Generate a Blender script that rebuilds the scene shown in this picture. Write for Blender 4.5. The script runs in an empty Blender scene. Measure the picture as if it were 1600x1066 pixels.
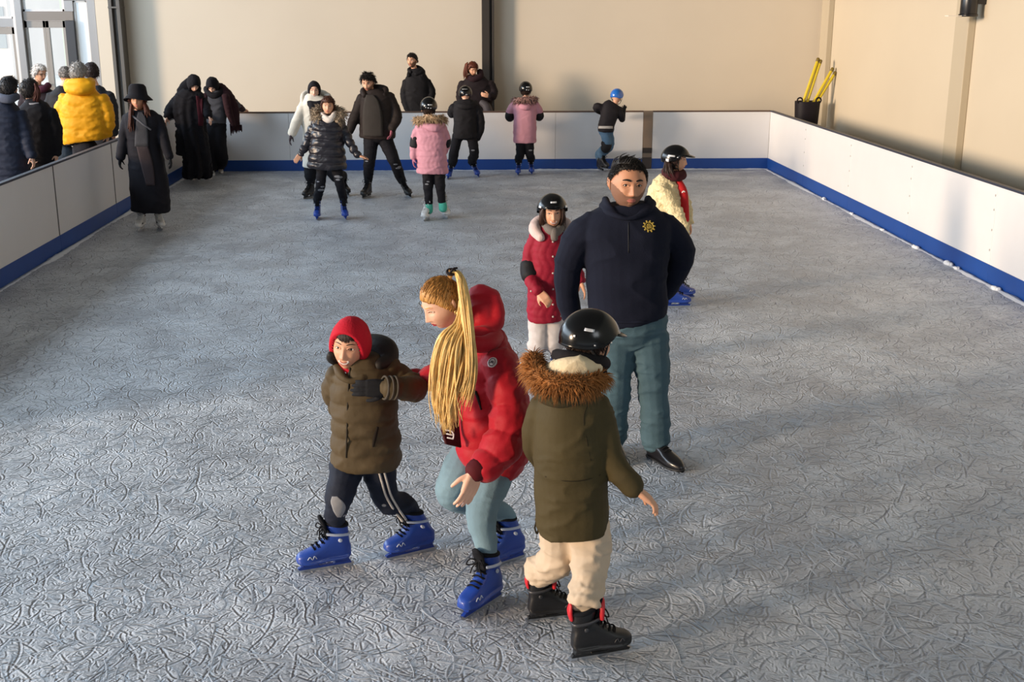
import bpy, math, random
import numpy as np
from mathutils import Vector, Matrix
from mathutils.bvhtree import BVHTree

rng = random.Random(11)
nr = np.random.RandomState(5)
SC = bpy.context.scene
COL = SC.collection
A = np.array

# ------------------------------------------------------------------ camera
F, CX, CY, CAMH = 1843.33, 800.0, 533.0, 2.6
PITCH, YAW, ROLL = .273932, .0427359, .0005768
_cy, _sy = math.cos(YAW), math.sin(YAW)
FW = A([_sy * math.cos(PITCH), _cy * math.cos(PITCH), -math.sin(PITCH)])
RI = A([_cy, -_sy, 0.0])
UP = np.cross(RI, FW)
RI, UP = RI * math.cos(ROLL) + UP * math.sin(ROLL), -RI * math.sin(ROLL) + UP * math.cos(ROLL)
EYE = A([0, 0, CAMH])


def ray(px, py):
    return FW + (px - CX) / F * RI - (py - CY) / F * UP


def at(px, py, Y):
    v = ray(px, py)
    return EYE + v * (Y / v[1])


def gnd(px, py, z=0.0):
    v = ray(px, py)
    return EYE + v * ((z - CAMH) / v[2])


def mpp(P):
    return float((A(P) - EYE) @ FW) / F


cam_d = bpy.data.cameras.new('camera')
cam_d.sensor_width = 36.0
cam_d.sensor_fit = 'HORIZONTAL'
cam_d.lens = 36.0 * F / 1600.0
cam_d.clip_end = 400
cam = bpy.data.objects.new('camera', cam_d)
COL.objects.link(cam)
M = Matrix(((RI[0], UP[0], -FW[0], 0), (RI[1], UP[1], -FW[1], 0), (RI[2], UP[2], -FW[2], CAMH), (0, 0, 0, 1)))
cam.matrix_world = M
SC.camera = cam


# ------------------------------------------------------------------ materials
def lin(c):
    if isinstance(c, str):
        c = [int(c[i:i + 2], 16) / 255 for i in (0, 2, 4)]
    return [x / 12.92 if x <= .04045 else ((x + .055) / 1.055) ** 2.4 for x in c]


_mats = {}


def mat(name, col, rough=.75, metal=0., bump=0., bscale=60., var=0., vscale=6., sheen=0., spec=.5, coat=0., sss=0., bdist=.004):
    if name in _mats:
        return _mats[name]
    m = bpy.data.materials.new(name)
    m.use_nodes = True
    nt = m.node_tree
    b = nt.nodes['Principled BSDF']
    c = lin(col)
    b.inputs['Base Color'].default_value = (*c, 1)
    b.inputs['Roughness'].default_value = rough
    b.inputs['Metallic'].default_value = metal
    b.inputs['Specular IOR Level'].default_value = spec
    if coat:
        b.inputs['Coat Weight'].default_value = coat
        b.inputs['Coat Roughness'].default_value = .08
    if sheen:
        b.inputs['Sheen Weight'].default_value = sheen
        b.inputs['Sheen Roughness'].default_value = .5
    if sss:
        b.inputs['Subsurface Weight'].default_value = sss
        b.inputs['Subsurface Radius'].default_value = (.012, .005, .003)
        b.inputs['Subsurface Scale'].default_value = 1.0
    tc = nt.nodes.new('ShaderNodeTexCoord')
    if var:
        n = nt.nodes.new('ShaderNodeTexNoise')
        n.inputs['Scale'].default_value = vscale
        n.inputs['Detail'].default_value = 5
        nt.links.new(tc.outputs['Object'], n.inputs['Vector'])
        r = nt.nodes.new('ShaderNodeMapRange')
        r.inputs['From Min'].default_value = .3
        r.inputs['From Max'].default_value = .7
        r.inputs['To Min'].default_value = 1 - var
        r.inputs['To Max'].default_value = 1 + var
        nt.links.new(n.outputs['Fac'], r.inputs['Value'])
        mx = nt.nodes.new('ShaderNodeMix')
        mx.data_type = 'RGBA'
        mx.blend_type = 'MULTIPLY'
        mx.inputs['Factor'].default_value = 1
        mx.inputs['A'].default_value = (*c, 1)
        nt.links.new(r.outputs['Result'], mx.inputs['B'])
        nt.links.new(mx.outputs['Result'], b.inputs['Base Color'])
    if bump:
        n = nt.nodes.new('ShaderNodeTexNoise')
        n.inputs['Scale'].default_value = bscale
        n.inputs['Detail'].default_value = 4
        nt.links.new(tc.outputs['Object'], n.inputs['Vector'])
        bp = nt.nodes.new('ShaderNodeBump')
        bp.inputs['Strength'].default_value = bump
        bp.inputs['Distance'].default_value = bdist
        nt.links.new(n.outputs['Fac'], bp.inputs['Height'])
        nt.links.new(bp.outputs['Normal'], b.inputs['Normal'])
    _mats[name] = m
    return m


def cloth(name, col, rough=.8, **k):
    k.setdefault('bump', .35)
    k.setdefault('bscale', 45)
    k.setdefault('var', .10)
    k.setdefault('sheen', .0)
    k.setdefault('spec', .25)
    return mat(name, col, rough, **k)


# ------------------------------------------------------------------ mesh builder
def unit(v):
    v = A(v, dtype=float)
    return v / (np.linalg.norm(v) + 1e-12)


def catmull(pts, sub):
    pts = A(pts, dtype=float)
    if len(pts) < 3 or sub < 2:
        if len(pts) == 2 and sub > 1:
            t = np.linspace(0, 1, sub + 1)[:, None]
            return pts[0] * (1 - t) + pts[1] * t
        return pts
    p = np.vstack([2 * pts[0] - pts[1], pts, 2 * pts[-1] - pts[-2]])
    out = []
    for i in range(1, len(p) - 2):
        for k in range(sub):
            t = k / sub
            a, b, c, d = p[i - 1], p[i], p[i + 1], p[i + 2]
            out.append(.5 * (2 * b + (c - a) * t + (2 * a - 5 * b + 4 * c - d) * t * t + (3 * b - a - 3 * c + d) * t ** 3))
    out.append(pts[-1])
    return A(out)


class MB:
    def __init__(self):
        self.v, self.f, self.m, self.n = [], [], [], 0

    def add(self, verts, faces, mi=0):
        verts = np.asarray(verts, dtype=float).reshape(-1, 3)
        b = self.n
        self.v.append(verts)
        self.n += len(verts)
        self.f += [tuple(i + b for i in f) for f in faces]
        if isinstance(mi, int):
            self.m += [mi] * len(faces)
        else:
            self.m += list(mi)
        return b

    def rings(self, rings, mi=0, cap=True, loop=False):
        k, n = len(rings), len(rings[0])
        v = np.vstack(rings)
        f = []
        for i in range(k if loop else k - 1):
            j0, j1 = i * n, ((i + 1) % k) * n
            for q in range(n):
                r = (q + 1) % n
                f.append((j0 + q, j0 + r, j1 + r, j1 + q))
        if cap and not loop:
            v = np.vstack([v, rings[0].mean(0), rings[-1].mean(0)])
            c0, c1 = k * n, k * n + 1
            b1 = (k - 1) * n
            for q in range(n):
                r = (q + 1) % n
                f.append((c0, r, q))
                f.append((c1, b1 + q, b1 + r))
        self.add(v, f, mi)

    def tube(self, pts, rad, n=10, sub=3, mi=0, round_=True, flat=None):
        """pts Nx3, rad: scalar, list of scalars; flat=(normal vec, ratio) squashes along the vector"""
        pts = A(pts, dtype=float)
        rad = np.full(len(pts), rad, dtype=float) if np.isscalar(rad) else A(rad, dtype=float)
        pr = catmull(np.hstack([pts, rad[:, None]]), sub)
        P, R = pr[:, :3], np.maximum(pr[:, 3], 1e-4)
        T = np.gradient(P, axis=0)
        T /= np.linalg.norm(T, axis=1)[:, None] + 1e-12
        if round_:
            a, b = P[0] - T[0] * R[0] * .55, P[-1] + T[-1] * R[-1] * .55
            a2, b2 = P[0] - T[0] * R[0] * .3, P[-1] + T[-1] * R[-1] * .3
            P = np.vstack([a, a2, P, b2, b])
            R = np.hstack([R[0] * .45, R[0] * .82, R, R[-1] * .82, R[-1] * .45])
            T = np.vstack([T[0], T[0], T, T[-1], T[-1]])
        ref = A([0, 0, 1.]) if abs(T[0][2]) < .9 else A([1., 0, 0])
        u = unit(np.cross(T[0], ref))
        th = np.arange(n) * 2 * math.pi / n
        rs = []
        for i in range(len(P)):
            u = unit(u - T[i] * (u @ T[i]))
            w = np.cross(T[i], u)
            o = R[i] * (np.cos(th)[:, None] * u + np.sin(th)[:, None] * w)
            if flat is not None:
                fn = unit(flat[0])
                o = o - np.outer(o @ fn, fn) * (1 - flat[1])
            rs.append(P[i] + o)
        self.rings(rs, mi)
        return P, R

    def ell(self, c, ax, n=16, mi=0, rot=None, seg=None):
        m = seg or n // 2
        v, f = [], []
        R = np.eye(3) if rot is None else A(rot)
        for i in range(1, m):
            t = math.pi * i / m
            for j in range(n):
                p = 2 * math.pi * j / n
                v.append((ax[0] * math.sin(t) * math.cos(p), ax[1] * math.sin(t) * math.sin(p), ax[2] * math.cos(t)))
        v = [(0, 0, ax[2])] + v + [(0, 0, -ax[2])]
        for j in range(n):
            f.append((0, 1 + j, 1 + (j + 1) % n))
            e = len(v) - 1
            b = 1 + (m - 2) * n
            f.append((e, b + (j + 1) % n, b + j))
        for i in range(m - 2):
            for j in range(n):
                a, b = 1 + i * n + j, 1 + i * n + (j + 1) % n
                f.append((a, a + n, b + n, b))
        self.add(A(v) @ R.T + A(c), f, mi)

    def box(self, lo, hi, mi=0):
        x0, y0, z0 = lo
        x1, y1, z1 = hi
        v = [(x0, y0, z0), (x1, y0, z0), (x1, y1, z0), (x0, y1, z0), (x0, y0, z1), (x1, y0, z1), (x1, y1, z1), (x0, y1, z1)]
        self.add(v, [(0, 3, 2, 1), (4, 5, 6, 7), (0, 1, 5, 4), (1, 2, 6, 5), (2, 3, 7, 6), (3, 0, 4, 7)], mi)

    def prism(self, poly, axis_pts, mi=0):
        """poly: Nx3 outline, axis_pts: extrusion vector"""
        p = A(poly, dtype=float)
        d = A(axis_pts, dtype=float)
        n = len(p)
        f = [tuple(range(n))[::-1], tuple(range(n, 2 * n))]
        f += [(i, (i + 1) % n, n + (i + 1) % n, n + i) for i in range(n)]
        self.add(np.vstack([p, p + d]), f, mi)

    def arrays(self):
        return np.vstack(self.v), self.f

    def mesh(self, name, off=(0, 0, 0)):
        me = bpy.data.meshes.new(name)
        v = np.vstack(self.v) - A(off)
        me.from_pydata(v.tolist(), [], self.f)
        return me


def finish_mesh(me, mats, smooth=True, mi=None):
    for m in (mats if isinstance(mats, (list, tuple)) else [mats]):
        me.materials.append(m)
    n = len(me.polygons)
    if mi is not None and len(mi) == n:
        me.polygons.foreach_set('material_index', A(mi, dtype=np.int32))
    me.polygons.foreach_set('use_smooth', np.full(n, smooth))
    me.update()


def link(name, me, parent=None, loc=(0, 0, 0)):
    o = bpy.data.objects.new(name, me)
    COL.objects.link(o)
    o.location = loc
    if parent is not None:
        o.parent = parent
    return o


def build(name, mb, mats, parent=None, origin=(0, 0, 0), smooth=True, loc=None, bevel=0):
    """mb in world coords; origin = world position of the parent (or own origin)"""
    me = mb.mesh(name, origin)
    finish_mesh(me, mats, smooth, mb.m)
    o = link(name, me, parent, (0, 0, 0) if parent is not None else origin)
    if bevel:
        b = o.modifiers.new('edge', 'BEVEL')
        b.width = bevel
        b.segments = 2
        b.limit_method = 'ANGLE'
    return o


def tag(o, label=None, cat=None, group=None, kind=None):
    if label:
        o['label'] = label
    if cat:
        o['category'] = cat
    if group:
        o['group'] = group
    if kind:
        o['kind'] = kind
    return o


def empty(name, loc, label=None, cat=None, group=None):
    o = bpy.data.objects.new(name, None)
    o.empty_display_size = .1
    COL.objects.link(o)
    o.location = tuple(loc)
    return tag(o, label, cat, group)


def solid(mb, voxel, smooth=3):
    """closed pieces grown together into one continuous surface"""
    me = mb.mesh('tmp')
    ob = bpy.data.objects.new('tmp', me)
    COL.objects.link(ob)
    r = ob.modifiers.new('r', 'REMESH')
    r.mode = 'VOXEL'
    r.voxel_size = voxel
    if smooth:
        s = ob.modifiers.new('s', 'SMOOTH')
        s.iterations = smooth
        s.factor = .5
    dg = bpy.context.evaluated_depsgraph_get()
    out = bpy.data.meshes.new_from_object(ob.evaluated_get(dg))
    bpy.data.objects.remove(ob)
    bpy.data.meshes.remove(me)
    return out


def get_co(me):
    a = np.empty(len(me.vertices) * 3)
    me.vertices.foreach_get('co', a)
    return a.reshape(-1, 3)


def get_no(me):
    a = np.empty(len(me.vertices) * 3)
    me.vertex_normals.foreach_get('vector', a)
    return a.reshape(-1, 3)


def set_co(me, co):
    me.vertices.foreach_set('co', co.ravel())
    me.update()


def me_to_mb(me, mb, mi=0):
    mb.add(get_co(me), [tuple(p.vertices) for p in me.polygons], mi)
    bpy.data.meshes.remove(me)


def wob(P, freq, seed, oct_=3):
    """smooth pseudo noise in -1..1 on points"""
    r = np.random.RandomState(seed)
    out = np.zeros(len(P))
    amp, tot = 1., 0.
    Q = P * freq
    for o in range(oct_):
        W = r.normal(size=(5, 3))
        ph = r.uniform(0, 6.28, 5)
        Q2 = Q + .6 * np.sin(Q[:, [1, 2, 0]] * 1.3 + r.uniform(0, 6.28, 3))
        out += amp * np.sin(Q2 @ W.T + ph).mean(1) * 1.6
        tot += amp
        amp *= .55
        Q = Q * 2.05
    return out / tot


def sstep(a, b, x):
    t = np.clip((x - a) / (b - a), 0, 1)
    return t * t * (3 - 2 * t)


def near_path(co, paths):
    """for each vertex: index of the relatively nearest path, arc length there"""
    best = np.full(len(co), 1e9)
    idx = np.zeros(len(co), int)
    arc = np.zeros(len(co))
    for k, (P, R) in enumerate(paths):
        s = np.concatenate([[0], np.cumsum(np.linalg.norm(np.diff(P, axis=0), axis=1))])
        for c0 in range(0, len(co), 20000):
            d = np.linalg.norm(co[c0:c0 + 20000, None, :] - P[None], axis=2)
            dn = d / R[None]
            j = dn.argmin(1)
            ii = np.arange(len(j))
            val = dn[ii, j]
            # refine arc by projection on the local tangent
            T = np.gradient(P, axis=0)
            T /= np.linalg.norm(T, axis=1)[:, None] + 1e-9
            a = s[j] + ((co[c0:c0 + 20000] - P[j]) * T[j]).sum(1)
            sel = val < best[c0:c0 + 20000]
            best[c0:c0 + 20000][sel] = val[sel]
            idx[c0:c0 + 20000][sel] = k
            arc[c0:c0 + 20000][sel] = a[sel]
    return idx, arc
# ------------------------------------------------------------------ heads
def rot_head(yaw, pitch, roll):
    y, p, r = (math.radians(a) for a in (yaw, pitch, roll))
    Rz = A([[math.cos(y), -math.sin(y), 0], [math.sin(y), math.cos(y), 0], [0, 0, 1]])
    Rx = A([[1, 0, 0], [0, math.cos(p), -math.sin(p)], [0, math.sin(p), math.cos(p)]])
    Ry = A([[math.cos(r), 0, math.sin(r)], [0, 1, 0], [-math.sin(r), 0, math.cos(r)]])
    return Rz @ Rx @ Ry


def uvdirs(na, npol, dense=.45):
    U, fs = [], []
    for i in range(1, npol):
        t = math.pi * i / npol
        for j in range(na):
            a = 2 * math.pi * j / na - math.pi
            a = a - dense * math.sin(a)
            U.append((math.sin(t) * math.sin(a), -math.sin(t) * math.cos(a), math.cos(t)))
    U = [(0, 0, 1.)] + U + [(0, 0, -1.)]
    e = len(U) - 1
    for j in range(na):
        k = (j + 1) % na
        fs.append((0, 1 + j, 1 + k))
        b = 1 + (npol - 2) * na
        fs.append((e, b + k, b + j))
    for i in range(npol - 2):
        for j in range(na):
            a, b = 1 + i * na + j, 1 + i * na + (j + 1) % na
            fs.append((a, a + na, b + na, b))
    return A(U), fs


def head_pos(U, feat=True, wide=1.0, child=0.0):
    ux, uy, uz = U[:, 0], U[:, 1], U[:, 2]
    low, back, front = np.clip(-uz, 0, 1), np.clip(uy, 0, 1), np.clip(-uy, 0, 1)
    x = .075 * wide * ux * (1 - (.26 - .08 * child) * low ** 1.7)
    y = .095 * uy
    z = .115 * uz
    y = y - .030 * back * low - .008 * front * low
    y = y + .006 * front * np.clip(uz, 0, 1) * -1
    x = x * (1 - .05 * front * np.clip(uz, 0, 1))
    y = y * (1 - .05 * front * (1 - np.abs(uz)))
    if feat:
        fm = sstep(.15, .6, front)

        def g(cx, cz, sx, sz):
            return np.exp(-((x - cx) / sx) ** 2 - ((z - cz) / sz) ** 2)

        def g2(cx, cz, sx, sz):
            return g(cx, cz, sx, sz) + g(-cx, cz, sx, sz)
        d = np.zeros(len(U))
        nz = np.interp(z, [-.046, -.037, -.030, -.012, .010, .026], [0, .55, 1, .62, .25, 0])
        nw = np.interp(z, [-.04, -.03, .0, .02], [.0135, .0125, .0085, .008])
        d += (.023 - .006 * child) * nz * np.exp(-(x / nw) ** 2)
        d += .006 * g2(.0125, -.034, .006, .006)
        d -= .010 * g2(.031, .008, .014, .010)
        d += .0045 * g2(.030, .031, .020, .007) * (1 - child)
        d += .005 * g2(.042, -.026, .020, .020)
        d += .005 * g(0, -.062, .026, .020)
        d += .0035 * g(0, -.0555, .018, .0040) + .0045 * g(0, -.0665, .015, .0045)
        d -= .0045 * g(0, -.0608, .020, .0022)
        d -= .003 * g(0, -.078, .018, .005)
        d += .008 * g(0, -.099, .017, .014)
        y = y - d * fm
        z = z - .0025 * nz * fm * np.exp(-(x / nw) ** 2)
    return np.stack([x, y, z], 1)


class Head:
    def __init__(self, c, hs, yaw, pitch=0, roll=0, wide=1., child=0., fine=False):
        self.c, self.s = A(c), hs / .23
        self.R = rot_head(yaw, pitch, roll)
        self.wide, self.child, self.fine = wide, child, fine
        self.na, self.npol = (96, 80) if fine else (52, 44)
        self.U, self.fs = uvdirs(self.na, self.npol)
        self.L = head_pos(self.U, True, wide, child)

    def W(self, P):
        return (np.asarray(P, dtype=float).reshape(-1, 3) * self.s) @ self.R.T + self.c

    def surf(self, x, z, out=0.):
        """point on the face front at local x, z"""
        m = self.L[:, 1] < .0
        Q = self.L[m]
        d = (Q[:, 0] - x) ** 2 + (Q[:, 2] - z) ** 2
        k = np.argsort(d)[:4]
        w = 1 / (d[k] + 1e-8)
        return A([x, (Q[k, 1] * w).sum() / w.sum() - out, z])

    def add_to(self, mb, smile=False, brow_t=.0028, squint=1., beard=False, closed=False):
        """slots: 0 skin 1 lips 2 eye white 3 dark iris 4 brow/hair 5 beard"""
        c = A([self.L[list(f)].mean(0) for f in self.fs])
        mi = np.zeros(len(self.fs), int)
        ux = A([self.U[list(f)].mean(0) for f in self.fs])
        frontf = ux[:, 1] < -.3
        if not smile:
            lip = frontf & ((c[:, 0] / .021) ** 2 + ((c[:, 2] + .0610) / .0105) ** 2 < 1)
            mi[lip] = 1
        if beard:
            x_, z_ = np.abs(c[:, 0]), c[:, 2]
            bd = (ux[:, 1] < .15) & (z_ < -.040 + .9 * np.clip(x_ - .030, 0, 1)) & (mi == 0) & ~((x_ < .017) & (z_ > -.041))
            bd &= ~((x_ < .013) & (z_ < -.072) & (z_ > -.080))
            mi[bd] = 5
        mb.add(self.W(self.L), self.fs, mi.tolist())
        for sx in (-1, 1):
            ex = .031 * sx * (.97 + .03 * self.wide)
            e = self.surf(ex, .009)
            if not closed:
                mb.ell(self.W(e + A([0, .0030, 0]))[0], A([.0135, .0066, .0074 * squint]) * self.s, 14, 2, self.R)
                mb.ell(self.W(e + A([0, -.0012, 0]))[0], A([.0064, .0030, .0068 * squint]) * self.s, 10, 3, self.R)
            lid = [self.surf(ex + t * .0150, .009 + .0078 * squint * (1 - t * t) - .001 * abs(t) + (-.006 if closed else 0), .0015) for t in np.linspace(-1, 1, 7)]
            mb.tube(self.W(lid), .0014 * self.s, 6, 1, 3)
            if self.fine:
                lid = [self.surf(ex + t * .0155, .0112 + .0100 * squint * (1 - t * t), .0008) for t in np.linspace(-1, 1, 7)]
                mb.tube(self.W(lid), .0030 * self.s, 8, 1, 0)
                lid = [self.surf(ex + t * .0135, .0070 - .0076 * squint * (1 - t * t), .0005) for t in np.linspace(-1, 1, 7)]
                mb.tube(self.W(lid), .0024 * self.s, 8, 1, 0)
            br = [self.surf(sx * (.013 + t * .036), .0315 + .005 * math.sin(t * 2.8) - .002 * t, .0012) for t in np.linspace(0, 1, 7)]
            mb.tube(self.W(br), A([.7, 1, 1.1, 1.1, 1, .8, .4]) * brow_t * self.s, 8, 1, 4, flat=(self.R @ A([0, 1, 0]), .5))
            # ear
            er = self.R @ rot_head(sx * 20, 0, sx * 8)
            xe = .074 * self.wide
            mb.ell(self.W([sx * xe, .012, -.002])[0], A([.0075, .018, .031]) * self.s, 14, 0, er)
            mb.ell(self.W([sx * (xe + .005), .018, .004])[0], A([.0085, .010, .026]) * self.s, 12, 0, er)
        if smile:
            up = [self.surf(t * .027, -.056 + .009 * t * t, .0015) for t in np.linspace(-1, 1, 9)]
            lo = [self.surf(t * .026, -.0715 + .023 * t * t, .0015) for t in np.linspace(-1, 1, 9)]
            te = [self.surf(t * .022, -.0615 + .011 * t * t, .0012) for t in np.linspace(-1, 1, 9)]
            mb.tube(self.W(te), .0058 * self.s, 8, 1, 2, flat=(self.R @ A([0, 1, 0]), .5))
            mb.tube(self.W(up), A([.3, .7, .9, 1, .8, 1, .9, .7, .3]) * .0028 * self.s, 8, 1, 1)
            mb.tube(self.W(lo), A([.3, .7, 1, 1.1, 1.2, 1.1, 1, .7, .3]) * .0036 * self.s, 8, 1, 1)

    def shell(self, region, off, wide=None, base=None, keep=-.02):
        """a closed-looking cap over the head. region(U)->h (>0 inside), off(U,h)->distance out"""
        na, npol = (112, 92) if self.fine else (60, 48)
        U, fs = uvdirs(na, npol, .15)
        h = region(U)
        B = head_pos(U, False, self.wide if wide is None else wide, self.child) if base is None else base(U)
        o = off(U, h)
        n = U / A([.075, .095, .115])
        n /= np.linalg.norm(n, axis=1)[:, None]
        P = self.W(B + n * o[:, None])
        f2 = [f for f in fs if min(h[list(f)]) > keep]
        used = sorted({i for f in f2 for i in f})
        mp = {a: b for b, a in enumerate(used)}
        mb = MB()
        mb.add(P[used], [tuple(mp[i] for i in f) for f in f2])
        return mb


def frontness(U):
    r = np.sqrt(U[:, 0] ** 2 + U[:, 1] ** 2) + 1e-9
    return -U[:, 1] / r


def short_hair_region(line=(-.52, -.40, -.12, .05, .42, .56)):
    def f(U):
        a = frontness(U)
        ln = np.interp(a, [-1, -.3, .0, .25, .6, 1], line)
        return U[:, 2] - ln
    return f


def face_open_region(w=.056, ht=.078, cz=-.018, bottom=-.95):
    """everything but an oval round the face"""
    def f(U):
        B = head_pos(U, False)
        e = np.sqrt((B[:, 0] / w) ** 2 + ((B[:, 2] - cz) / ht) ** 2) - 1
        e = np.where(U[:, 1] < .1, e, 1.)
        return np.minimum(e, (U[:, 2] - bottom))
    return f
# ------------------------------------------------------------------ hands
def hand(mb_out, w, d, n, side, s=1., curl=.5, spread=.12, voxel=.0045, thumb=1., mi=0):
    """w wrist, d direction to the fingers, n palm normal, side +1/-1 which side of d x n the thumb leaves"""
    w, d = A(w, dtype=float), unit(d)
    n = unit(A(n) - d * (A(n) @ d))
    t = np.cross(d, n) * side
    mb = MB()

    def q(a, b, c):
        return w + s * (a * d + b * t + c * n)
    for k, b in enumerate((.028, .010, -.009, -.027)):
        mb.tube([q(-.005, b * .6, 0), q(.045, b * .95, -.002), q(.088, b, .0)], A([.017, .0165, .0125]) * s, 10, 3)
    mb.tube([q(-.04, 0, 0), q(0, 0, 0), q(.02, 0, 0)], A([.024, .024, .022]) * s, 10, 2, flat=(n, .8))
    for k, (b, L) in enumerate(zip((.028, .010, -.009, -.027), (.070, .079, .073, .056))):
        p = q(.088, b, 0)
        ang, sp = 0., (1.5 - k) * spread
        pts = [q(.075, b, 0), p]
        for j, fr in enumerate((.44, .31, .25)):
            ang += curl * (.55, .9, .6)[j] * (1 + .08 * k)
            dd = d * math.cos(ang) + n * math.sin(ang) + t * math.sin(sp) * .6
            p = p + unit(dd) * L * fr * s
            pts.append(p)
        mb.tube(pts, A([.0095, .0095, .0088, .008, .0068]) * s, 8, 2)
    p0 = q(.015, .020, .004)
    d1 = unit(d * .62 + t * .72 * thumb + n * .35)
    d2 = unit(d * .85 + t * .35 * thumb + n * .45)
    d3 = unit(d * .95 + t * .1 * thumb + n * .55 * (1 + curl))
    p1 = p0 + d1 * .040 * s
    p2 = p1 + d2 * .032 * s
    p3 = p2 + d3 * .024 * s
    mb.tube([p0, p1, p2, p3], A([.015, .0115, .0098, .0075]) * s, 8, 3)
    me_to_mb(solid(mb, voxel, 2), mb_out, mi)


# ------------------------------------------------------------------ skates and shoes (shared meshes)
def ellring(c, X, Y, n=20, p=2.4):
    th = np.arange(n) * 2 * math.pi / n
    cs, sn = np.cos(th), np.sin(th)
    return A(c) + np.outer(np.sign(cs) * np.abs(cs) ** (2 / p), X) + np.outer(np.sign(sn) * np.abs(sn) ** (2 / p), Y)


def foot_rings(tab, n=20):
    return [ellring((x, 0, (zb + zt) / 2), (0, w, 0), (0, 0, (zt - zb) / 2), n, 2.6) for x, w, zb, zt in tab]


BOOT = [(-.128, .016, .078, .125), (-.116, .030, .064, .17), (-.09, .037, .058, .20), (-.05, .039, .058, .205), (-.01, .040, .058, .182),
        (.03, .043, .056, .150), (.07, .047, .055, .130), (.105, .045, .056, .117), (.135, .034, .060, .106), (.150, .016, .068, .092)]


def skate_parts(style):
    P = {}
    mb = MB()
    tab = catmull(BOOT, 3)
    mb.rings(foot_rings([tuple(t) for t in tab]))
    mb.rings([ellring((x, 0, z), (a, 0, 0), (0, b, 0), 20, 2.2) for x, z, a, b in
              [(-.070, .10, .05, .034), (-.074, .14, .052, .037), (-.079, .18, .05, .038), (-.079, .215, .053, .042), (-.077, .245, .056, .045)]])
    if style != 'figure':   # moulded rand round the sole
        mb.rings(foot_rings([(x, w * 1.08 + .001, zb - .006, zb + .018) for x, w, zb, zt in [tuple(t) for t in tab]]))
    P['boot'] = (solid(mb, .0055, 3), 'boot')
    mb = MB()
    th = np.linspace(0, 2 * math.pi, 17)[:-1]
    ring = [(-.077 + .050 * math.cos(t), .040 * math.sin(t), .247 + .012 * math.cos(t)) for t in th]
    mb.tube(ring + [ring[0], ring[1]], .011, 8, 2)
    mb.tube([(-.012, 0, .17), (-.014, 0, .22), (-.010, 0, .26), (.0, 0, .285)], [.026, .03, .031, .024], 10, 3, flat=((1, 0, .1), .35))
    P['cuff_lining'] = (mb, 'lining')
    mb = MB()
    bar = [(-.128, .020), (-.122, .036), (-.05, .036), (-.035, .030), (.03, .030), (.045, .036), (.128, .036), (.146, .028), (.140, .018)]
    mb.prism([(x, -.009, z) for x, z in bar], (0, .018, 0))
    for x0, x1, t0, t1 in ((-.118, -.045, -.112, -.038), (.040, .118, .030, .126)):
        v = [(x0, -.010, .032), (x1, -.010, .032), (x1, .010, .032), (x0, .010, .032), (t0, -.026, .064), (t1, -.030, .064), (t1, .030, .064), (t0, .026, .064)]
        mb.add(v, [(0, 3, 2, 1), (4, 5, 6, 7), (0, 1, 5, 4), (1, 2, 6, 5), (2, 3, 7, 6), (3, 0, 4, 7)])
    P['blade_holder'] = (mb, 'holder')
    mb = MB()
    bl = [(-.142, .010), (-.135, .002), (-.10, 0), (.10, 0), (.140, .004), (.158, .014), (.160, .024), (.145, .026), (-.135, .026), (-.143, .020)]
    mb.prism([(x, -.002, z) for x, z in bl], (0, .004, 0))
    P['blade'] = (mb, 'steel')
    mb = MB()
    ins = [(.062, .139), (.040, .150), (.018, .169), (.002, .187), (-.012, .206), (-.018, .226)]
    for i, (x, z) in enumerate(ins):
        sg = 1 if i % 2 else -1
        mb.tube([(x - .012, -.031 * sg, z - .012), (x + .002, -.012 * sg, z + .003), (x + .006, .012 * sg, z + .004), (x - .002, .031 * sg, z - .010)], .0035, 6, 3)
        mb.tube([(x - .012, .031 * sg, z - .012), (x + .004, .0, z + .007), (x - .002, -.031 * sg, z - .010)], .0035, 6, 3)
    for sg in (-1, 1):
        mb.tube([(-.008, 0, .235), (.012, .03 * sg, .247), (.022, .05 * sg, .220), (.008, .03 * sg, .217), (-.006, 0, .233)], .0035, 6, 4)
        mb.tube([(-.008, 0, .235), (.018, .02 * sg, .21), (.026, .032 * sg, .18)], .003, 6, 3)
    P['laces'] = (mb, 'lace')
    mb = MB()
    if style != 'figure':
        for sg in (-1, 1):
            lb = MB()
            lb.tube([(.055, .0475 * sg, .088), (.066, .0490 * sg, .104), (.077, .0495 * sg, .086), (.088, .049 * sg, .102), (.100, .047 * sg, .088)], .0024, 6, 3)
            P['logo' + '+' * (sg > 0)] = (lb, 'accent')
            lb = MB()
            lb.ell((-.075, .040 * sg, .165), (.011, .006, .011), 12)
            P['eyelet' + '+' * (sg > 0)] = (lb, 'accent')
        mb.tube([(-.015, -.034, .206), (-.06, -.041, .197), (-.118, -.03, .188), (-.130, 0, .185), (-.118, .03, .188), (-.06, .041, .197), (-.015, .034, .206)], .0055, 8, 3, flat=((0, 0, 1), 1.5))
    else:
        mb.rings(foot_rings([(x, w * 1.03, zb - .004, zb + .006) for x, w, zb, zt in [tuple(t) for t in tab]]))
    P['strap'] = (mb, 'accent')
    if style == 'hockey':
        mb = MB()
        mb.tube([(-.133, 0, .21), (-.140, 0, .245), (-.137, 0, .275)], [.020, .024, .016], 10, 3, flat=((1, 0, .1), .4))
        P['tendon_guard'] = (mb, 'flash')
        mb = MB()
        mb.tube([(-.004, .038, .205), (-.002, .030, .25), (.006, .0, .28), (-.002, -.030, .25), (-.004, -.038, .205)], [.010, .013, .014, .013, .010], 8, 3)
        P['tongue_edge'] = (mb, 'flash')
    return P


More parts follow.
